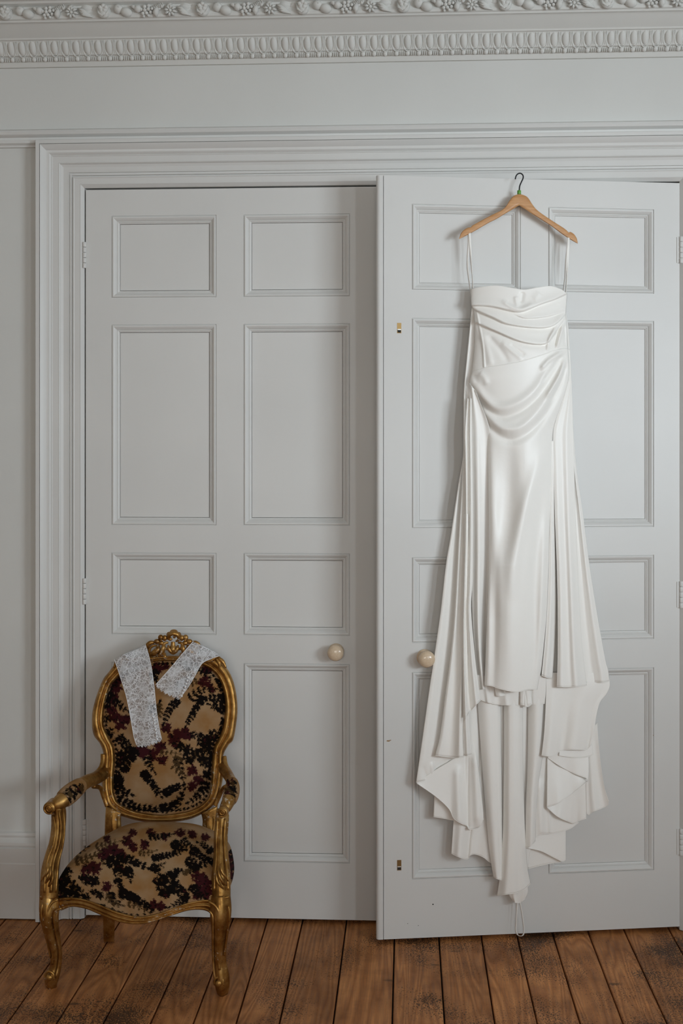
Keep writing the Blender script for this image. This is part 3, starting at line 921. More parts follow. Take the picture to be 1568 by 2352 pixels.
cloth('cascade_fold', [(1255, 1852), (1281, 1838), (1313, 1815), (1347, 1790)], [(1256, 1855), (1281, 1876), (1305, 1887), (1319, 1891), (1332, 1884), (1346, 1880)], [], [(1347, 1840)], off=(.034, .028, .042, .034), nu=44, nv=26, folds=[(.35, .1, 0, .006), (.75, .1, 0, -.008)])
cloth('outer_tail', [(1343, 1690), (1371, 1660)], [(1346, 1867), (1352, 1871), (1360, 1865), (1380, 1857), (1395, 1849), (1397, 1838)], [(1345, 1780)], [(1375, 1715), (1381, 1765), (1388, 1808)], off=(.024, .03, .034, .040), nu=36, nv=70, folds=[(.35, .14, 0, .008), (.7, .14, 0, -.006)])
cloth('back_flap', [(1231, 1700), (1262, 1725)], [(1229, 1923), (1240, 1916), (1265, 1914), (1305, 1905), (1329, 1889)], [(1230, 1820)], [(1260, 1800), (1266, 1860), (1300, 1882)], off=(.028, .024, .032, .022), nu=44, nv=60, feats=[('ridge', [(1258, 1800), (1262, 1912)], 2.5, .004, 1), ('ridge', [(1240, 1800), (1243, 1915)], 8, .008, .6)])
cloth('back_flap', [(1206, 1925), (1235, 1900), (1299, 1890)], [(1207, 1947), (1240, 1954), (1265, 1966), (1290, 1978), (1299, 1974)], [], [(1299, 1935)], off=(.022, .016, .030, .026), nu=36, nv=30)
cloth('back_flap', [(1208, 1930), (1296, 1940)], [(1211, 1996), (1250, 1986), (1293, 1978)], [], [], off=(.012, .012, .013, .013), nu=20, nv=16)

# shoulder straps hanging from the notches, a flat ribbon with a half twist
def strap(pts, ws, offs, ang):
    c = smooth_poly(pts, 30)
    w_ = np.interp(np.linspace(0, 1, 30), np.linspace(0, 1, len(ws)), ws)
    o_ = np.interp(np.linspace(0, 1, 30), np.linspace(0, 1, len(offs)), offs)
    a_ = np.interp(np.linspace(0, 1, 30), np.linspace(0, 1, len(ang)), ang)
    rows = []
    for (x, y), w, o, a in zip(c, w_, o_, a_):
        hx, ho = w * math.cos(R(a)) / 2, w * math.sin(R(a)) / 2 * .00144
        rows.append([on_door(x - hx, y, o - ho), on_door(x, y, o), on_door(x + hx, y, o + ho)])
    ob = wpart('strap', MB().grid(rows), M['satin'], gown)
    m_ = ob.modifiers.new('thickness', 'SOLIDIFY'); m_.thickness = .0012; m_.offset = 0


strap([(1077, 523), (1077.5, 535), (1080, 575), (1082, 610), (1084.5, 640), (1086, 668)], [5.5, 5.5, 5.5, 4.5, 5], [.036, .042, .044, .046, .05], [5, 10, 40, 70, 55])
strap([(1306, 532), (1305, 548), (1301, 590), (1298, 625), (1295.5, 650), (1293, 672)], [5, 5, 6.5, 5, 5], [.036, .042, .044, .046, .05], [5, 10, 30, 65, 55])
strap([(1076, 523), (1076, 560), (1074, 620), (1088, 715)], [5, 5, 5, 5], [.033, .024, .022, .03], [5, 20, 60, 40])
strap([(1306, 532), (1305, 560), (1302, 620), (1296, 720)], [5, 5, 5, 5], [.033, .024, .022, .03], [5, 20, 60, 40])
# wrist loop hanging from the train
lp = smooth_poly([(1187, 2070), (1186, 2095), (1185, 2120), (1184, 2136), (1188, 2147), (1195, 2150), (1201, 2147), (1202.5, 2135), (1200, 2110), (1196, 2085), (1192, 2070)], 60)
rows = []
for i, (x, y) in enumerate(lp):
    o = .034 + .004 * math.sin(i / 59 * math.pi)
    rows.append([on_door(x - 1.6, y, o - .002), on_door(x + 1.6, y, o + .002)])
ob = wpart('train_loop', MB().grid(rows), M['satin'], gown)
m_ = ob.modifiers.new('thickness', 'SOLIDIFY'); m_.thickness = .001; m_.offset = 0

# ---------------------------------------------------------------- gilded armchair
def gilt_mat():
    m, nt, b = mat_base('worn_gilding', (.52, .30, .09), .36, .9)
    geo = N(nt, 'ShaderNodeNewGeometry')
    n1 = N(nt, 'ShaderNodeTexNoise', Scale=22.0, Detail=4.0, Roughness=.65)
    n2 = N(nt, 'ShaderNodeTexNoise', Scale=95.0, Detail=4.0, Roughness=.7)
    n3 = N(nt, 'ShaderNodeTexNoise', Scale=7.0, Detail=2.0)
    for n in (n1, n2, n3):
        L(nt, geo.outputs['Position'], n.inputs['Vector'])
    base = ramp(nt, n1.outputs[0], [(.30, (.17, .070, .014)), (.48, (.36, .185, .046)), (.68, (.52, .31, .105))])
    # plaster ground showing through on rubbed spots
    a = N(nt, 'ShaderNodeMath', operation='MULTIPLY_ADD')
    L(nt, n3.outputs[0], a.inputs[0]); a.inputs[1].default_value = .55
    L(nt, n2.outputs[0], a.inputs[2])
    chip = ramp(nt, a.outputs[0], [(.985, (0, 0, 0)), (1.0, (1, 1, 1))])
    chip.color_ramp.elements[0].position = .935
    c = mixc(nt, chip.outputs[0], base.outputs[0], (.60, .53, .42))
    L(nt, c, b.inputs['Base Color'])
    inv = N(nt, 'ShaderNodeMath', operation='MULTIPLY_ADD')
    L(nt, chip.outputs[0], inv.inputs[0]); inv.inputs[1].default_value = -.85; inv.inputs[2].default_value = .85
    L(nt, inv.outputs[0], b.inputs['Metallic'])
    rr = ramp(nt, n2.outputs[0], [(.3, (.30, .30, .30)), (.7, (.52, .52, .52))])
    L(nt, rr.outputs[0], b.inputs['Roughness'])
    bump(nt, b, n2.outputs[0], .0012, .25)
    return m


def velvet_mat():
    m, nt, b = mat_base('cut_velvet', (.4, .3, .2), .95, spec=.05)
    at_ = N(nt, 'ShaderNodeAttribute', attribute_name='print')
    geo = N(nt, 'ShaderNodeNewGeometry')
    n2 = N(nt, 'ShaderNodeTexNoise', Scale=260.0, Detail=2.0)
    n1 = N(nt, 'ShaderNodeTexNoise', Scale=14.0, Detail=3.0)
    L(nt, geo.outputs['Position'], n2.inputs['Vector'])
    L(nt, geo.outputs['Position'], n1.inputs['Vector'])
    v = ramp(nt, n1.outputs[0], [(.36, (1.0, .80, .55)), (.64, (1.22, 1.22, 1.24))])
    c = mixc(nt, 1.0, at_.outputs['Color'], v.outputs[0], 'MULTIPLY')
    L(nt, c, b.inputs['Base Color'])
    bump(nt, b, n2.outputs[0], .0010, .4)
    return m


M['gilt'] = gilt_mat()
M['velvet'] = velvet_mat()
CY = -.385
chair = empty('armchair', (-.775, CY, 0))
tag(chair, 'gilded carved armchair in dark floral velvet standing before the shut cupboard door', 'armchair')
K1 = .3316
PX = 4.05 / FPX          # metres per photo pixel at the chair back


def c3(X, Y): return (60 + X * K1, 1420 + Y * K1)
def c4(X, Y): return (60 + X * K1, 1850 + Y * K1)


def proj(p):
    """world point -> photo pixel, used to lay out the woven flower design on the covers"""
    x, y, z = p[..., 0], p[..., 1] + CAM_D, p[..., 2] - CAM_H
    dep = -sth * x + cth * y
    rt = cth * x + sth * y
    return 784 + FPX * rt / dep, YH - FPX * z / dep


# ---- woven design: leaves, sprays and blossoms as lists of petals (cx, cy, angle, length, width, tone)
TAN, INK, WINE, OLIVE = 0, 1, 2, 3
TONES = np.array([(.29, .185, .098), (.006, .0045, .004), (.036, .008, .010), (.055, .033, .014)])
petals = []


def leaf(x, y, a, l, w, tone=INK):
    petals.append((x + math.cos(a) * l / 2, y + math.sin(a) * l / 2, a, l / 2, w / 2, tone))


def blossom(x, y, r, tone=WINE, n=7):
    """ragged peony: scattered petals, cut through by dark veins and flecks of the tan ground"""
    petals.append((x, y, random.random() * 3, r * .66, r * .52, tone))
    a0 = random.random() * 6
    for k in range(n + 2):
        a = a0 + k * 2 * math.pi / (n + 2) + random.uniform(-.25, .25)
        d = r * random.uniform(.45, .78)
        petals.append((x + math.cos(a) * d, y + math.sin(a) * d, a + random.uniform(-.5, .5), r * random.uniform(.34, .62), r * random.uniform(.22, .36), tone))
    for k in range(4):
        a = random.random() * 6.28
        d = r * random.uniform(.15, .75)
        petals.append((x + math.cos(a) * d, y + math.sin(a) * d, a + 1.2, r * random.uniform(.2, .36), r * .09, INK if tone == WINE else random.choice([WINE, OLIVE, TAN])))
    if random.random() < .6:
        a = random.random() * 6.28
        petals.append((x + math.cos(a) * r * .6, y + math.sin(a) * r * .6, a, r * .2, r * .10, TAN))


def spray(pts, n, l, w, tone=INK, spread=50, tip=True):
    c = smooth_poly(pts, n + 2)
    for i in range(n + 1):
        d = c[i + 1] - c[i]
        a = math.atan2(d[1], d[0])
        petals.append(((c[i][0] + c[i + 1][0]) / 2, (c[i][1] + c[i + 1][1]) / 2, a, np.hypot(*d) * .6, max(1.0, w * .16), tone))
        s = 1 - .35 * i / n
        for sg in (-1, 1):
            leaf(c[i][0], c[i][1], a + sg * R(spread) + random.uniform(-.2, .2), l * s * random.uniform(.85, 1.15), w * s, tone)
    if tip:
        leaf(c[-1][0], c[-1][1], a, l * .7, w * .7, tone)


def S3(pts, n, l=14, w=6, **k): spray([c3(*p) for p in pts], n, l * 1.15, w * 1.45, **k)
def S4(pts, n, l=15, w=6.5, **k): spray([c4(*p) for p in pts], n, l * 1.15, w * 1.45, **k)


# back cover
for X, Y, r in ((1035, 820, 17), (1110, 800, 15), (1030, 860, 13), (800, 920, 18), (870, 945, 15), (925, 890, 16), (940, 980, 13), (970, 760, 13), (1150, 1055, 13), (1190, 1120, 12), (1215, 445, 10), (1265, 460, 10), (1240, 420, 9), (1290, 500, 8),
                (660, 730, 17), (620, 690, 15), (620, 470, 16), (600, 560, 15), (1145, 1165, 11), (905, 345, 13), (960, 330, 10), (1250, 355, 11), (590, 640, 12), (700, 700, 12)):
    blossom(*c3(X, Y), r)
for X, Y, r in ((655, 840, 13), (1225, 840, 15), (1290, 820, 14), (1240, 900, 15), (1130, 960, 17), (1190, 940, 14), (1230, 990, 13), (700, 890, 13), (660, 950, 14), (740, 950, 13), (640, 1110, 12), (690, 1045, 10), (1120, 910, 12), (1240, 1080, 10), (560, 600, 10), (560, 700, 10), (580, 790, 10), (640, 1000, 10)):
    blossom(*c3(X, Y), r, INK)
for pts, n, l, w in (([(1060, 560), (1000, 620), (955, 720)], 6, 12, 6), ([(1225, 540), (1180, 620), (1110, 740)], 9, 12, 5.5), ([(1130, 560), (1200, 500), (1300, 490)], 4, 14, 5), ([(1370, 560), (1290, 550), (1230, 560)], 4, 14, 6), ([(1375, 640), (1320, 615), (1280, 600)], 3, 15, 6),
                     ([(800, 1060), (860, 1130), (930, 1225)], 7, 14, 7), ([(950, 1225), (1010, 1180), (1075, 1160)], 5, 14, 7), ([(560, 520), (640, 600), (700, 640)], 5, 14, 6), ([(760, 900), (700, 1000), (620, 1080)], 6, 15, 7), ([(640, 1090), (640, 1180), (720, 1220)], 5, 16, 8),
                     ([(640, 1250), (760, 1310), (920, 1320)], 7, 14, 7), ([(920, 1320), (1040, 1290), (1090, 1200)], 6, 14, 7), ([(1050, 960), (1065, 1050), (1090, 1130)], 4, 14, 5), ([(1280, 860), (1270, 980), (1250, 1120)], 7, 14, 6), ([(1250, 1140), (1200, 1220), (1130, 1270)], 5, 14, 6), ([(870, 360), (900, 400), (880, 440)], 3, 14, 6),
                     ([(1100, 880), (1060, 900), (1040, 880)], 2, 14, 6), ([(1090, 330), (1170, 345), (1260, 400)], 5, 12, 6), ([(1340, 420), (1370, 520), (1378, 640)], 6, 12, 6), ([(1380, 700), (1360, 780), (1310, 830)], 5, 12, 6), ([(560, 440), (620, 400), (680, 350)], 5, 13, 6),
                     ([(1050, 470), (1090, 440), (1130, 400)], 3, 12, 5), ([(830, 960), (850, 1010), (885, 1060)], 3, 13, 5), ([(1140, 800), (1180, 820), (1210, 825)], 2, 10, 4), ([(850, 640), (905, 620), (920, 590)], 2, 14, 7)):
    S3(pts, n, l, w)
for pts, n, l, w in (([(1060, 960), (1030, 1030), (1090, 1080)], 4, 13, 5), ([(900, 600), (930, 640), (915, 690)], 3, 12, 5), ([(1180, 420), (1120, 470), (1060, 480)], 3, 11, 4), ([(930, 930), (1000, 930), (1060, 940)], 3, 8, 3)):
    S3(pts, n, l, w, tone=OLIVE)
# seat cover
for X, Y, r in ((640, 450, 16), (250, 500, 18), (300, 560, 18), (215, 590, 17), (350, 600, 16), (260, 620, 15), (930, 520, 17), (1000, 500, 16), (1030, 570, 18), (970, 600, 17), (1080, 610, 15), (1100, 640, 12), (510, 622, 10), (415, 640, 11), (465, 600, 9), (940, 570, 14), (520, 720, 12), (590, 740, 11), (400, 500, 12), (470, 520, 14), (310, 650, 10), (1200, 560, 13), (560, 380, 13), (420, 520, 12)):
    blossom(*c4(X, Y), r, INK)
for X, Y, r in ((420, 440, 14), (480, 430, 15), (540, 330, 15), (600, 300, 15), (560, 560, 12), (700, 250, 14), (660, 340, 14), (820, 272, 12), (740, 290, 12), (1070, 190, 11), (1150, 200, 11), (960, 215, 10), (880, 690, 13), (930, 700, 12), (1210, 510, 16), (1250, 600, 16), (1260, 540, 13), (1180, 490, 13), (1440, 350, 14), (1430, 420, 14), (1435, 480, 12), (740, 190, 10), (860, 185, 10), (1240, 220, 10), (560, 230, 9), (1180, 620, 12)):
    blossom(*c4(X, Y), r)
for pts, n, l, w in (([(870, 370), (960, 350), (1075, 315)], 8, 11, 6), ([(560, 400), (690, 370), (830, 430)], 8, 15, 8), ([(700, 420), (710, 460), (720, 510)], 3, 15, 6), ([(630, 500), (640, 540), (660, 580)], 3, 12, 5), ([(640, 590), (740, 640), (860, 715)], 8, 15, 8), ([(1010, 250), (1040, 280), (1090, 300)], 3, 14, 7),
                     ([(1140, 300), (1210, 350), (1300, 400)], 7, 13, 6), ([(1100, 380), (1180, 410), (1260, 400)], 4, 16, 6), ([(1190, 410), (1150, 440), (1120, 460)], 3, 14, 6), ([(850, 215), (940, 215), (1010, 200)], 5, 10, 5), ([(240, 470), (280, 440), (300, 450)], 3, 13, 7), ([(480, 700), (560, 740), (680, 760)], 6, 11, 7),
                     ([(890, 440), (930, 420), (950, 405)], 2, 10, 4), ([(1020, 500), (1030, 460), (1060, 450)], 3, 13, 7), ([(1130, 560), (1180, 600), (1230, 640)], 4, 13, 6), ([(1290, 330), (1240, 280), (1200, 260)], 4, 11, 5), ([(1080, 230), (1130, 280), (1180, 300)], 4, 11, 5), ([(860, 420), (900, 440), (920, 470)], 2, 12, 6),
                     ([(240, 390), (330, 330), (420, 290)], 5, 12, 5), ([(580, 600), (600, 660), (660, 690)], 4, 12, 5), ([(1430, 300), (1450, 420), (1440, 560)], 5, 12, 6), ([(1120, 650), (1060, 670), (1000, 700)], 4, 11, 5)):
    S4(pts, n, l, w)
for pts, n, l, w in (([(340, 390), (420, 370), (500, 330)], 4, 13, 6), ([(560, 620), (600, 680), (660, 690)], 3, 11, 4), ([(1090, 480), (1110, 460), (1130, 450)], 2, 9, 4), ([(480, 290), (560, 270), (640, 250)], 4, 11, 4), ([(780, 330), (840, 330), (890, 315)], 3, 10, 4), ([(700, 680), (770, 700), (850, 740)], 3, 10, 4)):
    S4(pts, n, l, w, tone=OLIVE)


def print_colours(Xp, Yp, extra=()):
    tone = np.zeros(Xp.shape, int)
    for cx, cy, a, hl, hw, t in list(petals) + list(extra):
        m = (np.abs(Xp - cx) < hl + hw) & (np.abs(Yp - cy) < hl + hw)
        if not m.any(): continue
        dx, dy = Xp[m] - cx, Yp[m] - cy
        u = (dx * math.cos(a) + dy * math.sin(a)) / hl
        v = (-dx * math.sin(a) + dy * math.cos(a)) / hw
        inside = (np.abs(u) < 1) & (np.abs(v) < (1 - u * u) ** .75)
        idx = np.where(m)[0][inside]
        tone[idx] = t
    return TONES[tone]


def add_print(o, extra=()):
    me = o.data
    n = len(me.vertices)
    co = np.empty(n * 3)
    me.vertices.foreach_get('co', co)
    co = co.reshape(-1, 3)
    Xp, Yp = proj(co)
    # shaggy pile edge on the motifs
    Xp = Xp + 1.1 * np.sin(Yp * 1.9 + Xp * .7) + .9 * np.sin(Yp * .63 + 1.3 * Xp)
    Yp = Yp + 1.1 * np.sin(Xp * 1.7 - Yp * .9) + .9 * np.sin(Xp * .71 - .5 * Yp)
    col = print_colours(Xp, Yp, extra)
    ca = me.color_attributes.new('print', 'FLOAT_COLOR', 'POINT')
    ca.data.foreach_set('color', np.hstack([col, np.ones((n, 1))]).astype(np.float32).ravel())


def yback(py): return -.188 + (1890 - py) / 440.0 * .093


# ---- back: carved ring, upholstered centre
outer = [(620, 318), (570, 375), (530, 430), (480, 560), (456, 680), (465, 800), (510, 868), (533, 930), (530, 1010), (525, 1100), (530, 1190), (545, 1280), (600, 1345), (700, 1383), (800, 1408), (950, 1418), (1100, 1400), (1200, 1365), (1285, 1305), (1335, 1230), (1355, 1150), (1368, 1060), (1366, 950), (1400, 880), (1434, 838), (1456, 720), (1463, 620), (1450, 500), (1420, 400), (1372, 325), (1310, 272), (1200, 262), (1100, 262), (1000, 258), (900, 262), (800, 270), (700, 285)]
inner = [(655, 395), (612, 435), (580, 480), (546, 600), (536, 735), (575, 825), (608, 900), (614, 1000), (606, 1100), (606, 1160), (612, 1225), (650, 1285), (750, 1332), (830, 1350), (950, 1360), (1100, 1340), (1175, 1315), (1230, 1280), (1268, 1225), (1280, 1140), (1285, 1050), (1288, 950), (1305, 880), (1335, 825), (1364, 740), (1378, 600), (1360, 480), (1325, 405), (1275, 355), (1225, 330), (1150, 310), (1100, 302), (1000, 296), (900, 300), (830, 315), (760, 335), (700, 360)]


def closed(pts, n):
    p = np.array([c3(*q) for q in pts])
    k = len(p)
    q = np.vstack([p[-2:], p, p[:3]])
    c = []
    for i in range(2, 2 + k):
        for t in np.linspace(0, 1, 16, endpoint=False):
            a, b_, c_, d = q[i - 1], q[i], q[i + 1], q[i + 2]
            c.append(.5 * ((2 * b_) + (-a + c_) * t + (2 * a - 5 * b_ + 4 * c_ - d) * t * t + (-a + 3 * b_ - 3 * c_ + d) * t ** 3))
    return np.array(c)


NO = 37 * 16
Lo, Li = closed(outer, NO), closed(inner, NO)
prof = [(-.0, -.026), (-.005, -.012), (0, .000), (.06, .009), (.16, .015), (.30, .0175), (.44, .0155), (.53, .010), (.56, .0065), (.60, .0065), (.66, .0105), (.76, .0115), (.86, .009), (.93, .004), (1, -.003), (1.02, -.026)]
rows = []
for t, h in prof:
    q = Lo * (1 - t) + Li * t
    rows.append([at(x, y, yback(y) - h) for x, y in q])
mb = MB().grid(rows, close_u=True, close_v=True)
mb.f = [f_[::-1] for f_ in mb.f]
back = wpart('back_frame', mb, M['gilt'], chair)
cc = np.array([378.0, 1690.0])
rows = []
NS, step = 150, 1
for i in range(NS + 1):
    s = i / NS
    q = cc + (Li - cc) * s
    rows.append([at(x, y, yback(y) + .006 - .030 * (1 - s ** 3.2)) for x, y in q])
mb = MB().grid(rows, close_u=True)
mb.f = [f_[::-1] for f_ in mb.f]
bk = wpart('back_cushion', mb, M['velvet'], chair)
bk['label'] = 'tan velvet back cushion with dark leaves and wine flowers'
dots = []
acc = 0
for i in range(NO):
    acc += np.hypot(*(Li[i] - Li[i - 1]))
    if acc > 9.5:
        acc = 0
        p = cc + (Li[i] - cc) * .965
        dots.append((p[0], p[1], 0, 4.3, 3.6, INK))
add_print(bk, dots)
rows = [[at(*(cc + (Li[j] - cc) * s), yback((cc + (Li[j] - cc) * s)[1]) + .022) for j in range(0, NO, 8)] for s in (0, .5, 1.02)]
wpart('back_cover', MB().grid(rows, close_u=True), mat_base('tan_linen', (.3, .2, .11), .9)[0], chair)

# ---- crest: pierced carving of blossoms, bud and leaves
def K(X, Y): return (300 + X * .14031, 1430 + Y * .14031)


ycr = yback(1480) - .006
crest = wpart('crest', MB().tube([at(x, y, ycr) for x, y in smooth_poly([(338, 1511), (360, 1509), (380, 1511), (397, 1513), (415, 1511), (436, 1509), (456, 1510)], 20)], [(.007, .012)] * 20, 10, up=(0, 0, 1)).tube([at(x, y, ycr - .004) for x, y in smooth_poly([(376, 1508), (386, 1511), (397, 1512), (408, 1511), (418, 1508)], 14)], .0055, 8), M['gilt'], chair)


def mir(x): return 397.5 * 2 - x


def carve(name, strokes, balls=()):
    m_ = MB()
    for pts, rad, dep in strokes:
        c = smooth_poly(pts, 18)
        rr_ = 1.18 * np.interp(np.linspace(0, 1, 18), np.linspace(0, 1, len(rad)), rad)
        dd = np.interp(np.linspace(0, 1, 18), np.linspace(0, 1, len(dep)), dep)
        m_.tube([at(x, y, ycr - d) for (x, y), d in zip(c, dd)], [(r * PX, r * PX * .8) for r in rr_], 8)
    for x, y, rx, rz, d in balls:
        p = at(x, y, ycr - d)
        m_.ball(p, (rx * PX, max(rx, rz) * PX * .75, rz * PX), 14, 9)
    return m_.build(name, M['gilt'], crest, True, None)


carve('flower', [([(386, 1468), (389, 1458), (398, 1454), (408, 1458), (411, 1468), (404, 1473)], [3, 5, 5.5, 5.5, 4, 2.5], [.006, .014, .016, .014, .008, .005])],
      [(391, 1468, 5, 4, .010), (400, 1463, 3.5, 3.5, .004), (388, 1458, 6, 7, .004), (410, 1458, 6, 6.5, .004), (399, 1451, 9, 5.5, .006)])
for f in (lambda x: x, mir):
    carve('flower', [], [(f(369), 1464.5, 6.5, 7, .008), (f(378), 1465.5, 6, 7, .009), (f(360.5), 1473.5, 7.5, 6, .008), (f(370), 1477, 6.5, 5.5, .009), (f(370), 1470.5, 2.6, 2.6, .016)])
    carve('leaf', [([(f(337), 1492), (f(339), 1482), (f(346), 1476.5), (f(354), 1476)], [3.5, 4.5, 4.5, 3], [.002, .007, .008, .004]), ([(f(342), 1500), (f(344), 1490), (f(350), 1484), (f(360), 1482)], [3, 2.6, 2.4, 2], [.003, .006, .007, .004])])
    carve('leaf', [([(f(363), 1481), (f(362), 1491), (f(354), 1499), (f(343), 1503)], [3, 6, 6, 2.5], [.004, .010, .009, .003]), ([(f(352), 1496), (f(346), 1503), (f(341), 1508)], [3, 3.5, 2.5], [.003, .006, .002])])
    carve('leaf', [([(f(377), 1478), (f(375), 1489), (f(371), 1500), (f(362), 1508), (f(356), 1506)], [3.5, 6, 6, 4.5, 2], [.005, .012, .011, .008, .003]), ([(f(366), 1486), (f(364), 1496), (f(360), 1502)], [2, 3, 2], [.004, .007, .004])])
    carve('scroll', [([(f(386), 1476), (f(379), 1477), (f(376), 1483), (f(379), 1489), (f(385), 1491)], [2.2, 2.8, 3, 3, 2.4], [.004, .009, .010, .009, .006]), ([(f(377), 1500), (f(378), 1508), (f(383), 1515)], [4, 5.5, 3.5], [.004, .009, .006])])
carve('bud', [([(386, 1482), (388, 1491), (393, 1498), (397.5, 1502)], [2, 4.5, 4.5, 2.5], [.008, .013, .013, .008]), ([(409, 1482), (407, 1491), (402, 1498), (397.5, 1502)], [2, 4.5, 4.5, 2.5], [.008, .013, .013, .008]), ([(397.5, 1474), (397, 1482), (397, 1490), (397.5, 1501)], [4, 4.5, 5, 2.5], [.010, .012, .016, .010])], [(397.5, 1486, 9, 3.5, .008)])
# shoulder leaves on the frame
for f in (lambda x: x, lambda x: 780 - x):
    m_ = MB()
    for pts, rad in (([(468, 1520), (482, 1518), (494, 1511), (502, 1508)], [2.5, 5, 5.5, 3]), ([(496, 1512), (503, 1522), (505, 1536)], [4, 5, 2]), ([(500, 1510), (511, 1519), (519, 1534)], [4, 4.5, 2])):
        c = smooth_poly([(f(x), y) for x, y in pts], 14)
        m_.tube([at(x, y, yback(y) - .015) for x, y in c], [r * PX for r in np.interp(np.linspace(0, 1, 14), np.linspace(0, 1, len(rad)), rad)], 8)
    m_.build('shoulder_leaf', M['gilt'], back, True, None)

# ---- seat cushion
def plan(phi):
    pass


seat_px = [  # pixel of the lower edge, y depth
    (128, 2066, -.545), (165, 2070, -.566), (205, 2077, -.582), (250, 2092, -.595), (310, 2106, -.602), (345, 2105, -.603), (385, 2092, -.600), (430, 2077, -.592), (470, 2070, -.580), (498, 2068, -.568),
    (519, 2052, -.53), (531, 2030, -.47), (537, 2006, -.40), (537, 1985, -.33), (530, 1966, -.26), (505, 1952, -.215), (440, 1947, -.195), (380, 1946, -.19), (320, 1947, -.195), (262, 1952, -.215), (222, 1968, -.27), (186, 1990, -.35), (155, 2016, -.43), (134, 2044, -.50)]
loop = np.array([at(*q) for q in seat_px])
k = len(loop)
q = np.vstack([loop[-2:], loop, loop[:3]])
ring = []
for i in range(2, 2 + k):
    for t in np.linspace(0, 1, 24, endpoint=False):
        a, b_, c_, d = q[i - 1], q[i], q[i + 1], q[i + 2]
        ring.append(.5 * ((2 * b_) + (-a + c_) * t + (2 * a - 5 * b_ + 4 * c_ - d) * t * t + (-a + 3 * b_ - 3 * c_ + d) * t ** 3))
ring = np.array(ring)
ctr = np.array([ring[:, 0].mean(), -.37, 0])
ZT = .418
rows = []
NS = 190
for i in range(NS + 1):
    s = 1 - (1 - i / NS) ** 1.9
    e = (1 - s ** 2.7) ** .62
    row = []
    for r_ in ring:
        out = 1 + .045 * math.sin(math.pi * min(1, max(0, (s - .75) / .25))) * (1 if s > .75 else 0)
        x = ctr[0] + (r_[0] - ctr[0]) * s * out
        y = ctr[1] + (r_[1] - ctr[1]) * s * out
        row.append((x, y, r_[2] + (ZT + .02 * (-.37 - y) / .2 * -1 * .6 - r_[2]) * e))
    rows.append(row)
mb = MB().grid(rows, close_u=True)
seat = wpart('seat_cushion', mb, M['velvet'], chair)
seat['label'] = 'domed velvet seat cushion with dark leaves and wine flowers'
dots = [(c4(X, Y)[0], c4(X, Y)[1], 0, 3.4, 3.2, INK) for X, Y in ((650, 742), (690, 752), (730, 757), (770, 758), (820, 752), (865, 742), (970, 706), (1020, 690), (270, 632), (330, 640), (380, 652), (460, 690))]
add_print(seat, dots)
# seat frame hidden under the cushion
rows = [[(ctr[0] + (r_[0] - ctr[0]) * .94, ctr[1] + (r_[1] - ctr[1]) * .94, r_[2] + dz) for r_ in ring[::8]] for dz in (.012, -.012)]
rows.append([(ctr[0] + (r_[0] - ctr[0]) * .85, ctr[1] + (r_[1] - ctr[1]) * .85, r_[2] - .012) for r_ in ring[::8]])
wpart('seat_rail', MB().grid(rows, close_u=True), M['gilt'], chair, 40)


def moulded(name, A, B, ya, prof, n=60, parent=None, back_=.02):
    """carved strip between two pixel curves; prof of (t across, height towards the viewer)"""
    a_, b_ = smooth_poly(A, n), smooth_poly(B, n)
    yy = np.interp(np.linspace(0, 1, n), np.linspace(0, 1, len(ya)), ya)
    pr_ = [(0, -back_)] + list(prof) + [(1, -back_)]
    rows = [[at(a_[i][0] * (1 - t) + b_[i][0] * t, a_[i][1] * (1 - t) + b_[i][1] * t, yy[i] - h) for t, h in pr_] for i in range(n)]
    mb = MB().grid(rows, close_u=True)
    m = len(pr_)
    mb.f.append(tuple(range(m))[::-1]); mb.f.append(tuple(range(len(mb.v) - m, len(mb.v))))
    mb.f = [f_[::-1] for f_ in mb.f]
    return wpart(name, mb, M['gilt'], parent or chair)


bead3 = [(0, 0), (.05, .006), (.16, .009), (.27, .006), (.31, .002), (.36, .002), (.48, .007), (.6, .0085), (.7, .005), (.74, .001), (.78, .001), (.85, .006), (.93, .006), (1, 0)]
moulded('front_rail', [(132, 2062), (158, 2061), (190, 2064), (228, 2077), (270, 2094), (310, 2104), (342, 2103), (380, 2092), (425, 2075), (465, 2066), (486, 2066), (500, 2072)],
        [(140, 2092), (165, 2083), (198, 2088), (232, 2102), (270, 2117), (310, 2123), (345, 2119), (385, 2106), (430, 2092), (462, 2090), (480, 2096), (488, 2110)],
        [-.548, -.570, -.590, -.604, -.610, -.610, -.604, -.594, -.578, -.566], bead3, 90)


def cabriole(pts, beads):
    """pts: (px, py, y, radius px across, radius px deep)"""
    c = smooth_poly([(p[0], p[1], p[2], p[3]) for p in pts], 46)
    m_ = MB()
    prof_ = []
    for i in range(24):
        a = 2 * math.pi * i / 24
        r = 1 + .10 * math.cos(4 * a)
        prof_.append((r * math.cos(a), r * math.sin(a)))
    m_.tube([at(x, y, d) for x, y, d, r in c], [r * PX * .88 for x, y, d, r in c], prof=prof_, up=(0, 1, 0))
    leg = wpart('leg', m_, M['gilt'], chair)
    for bpts, br, lift in beads:
        cb = smooth_poly(bpts, 30)
        yb = np.interp(cb[:, 1], [p[1] for p in pts], [p[2] - p[3] * PX * .80 for p in pts])
        m2 = MB().tube([at(x, y, yy - lift) for (x, y), yy in zip(cb, yb)], br * PX, 8)
        m2.build('leg_bead', M['gilt'], leg, True, None)
    return leg


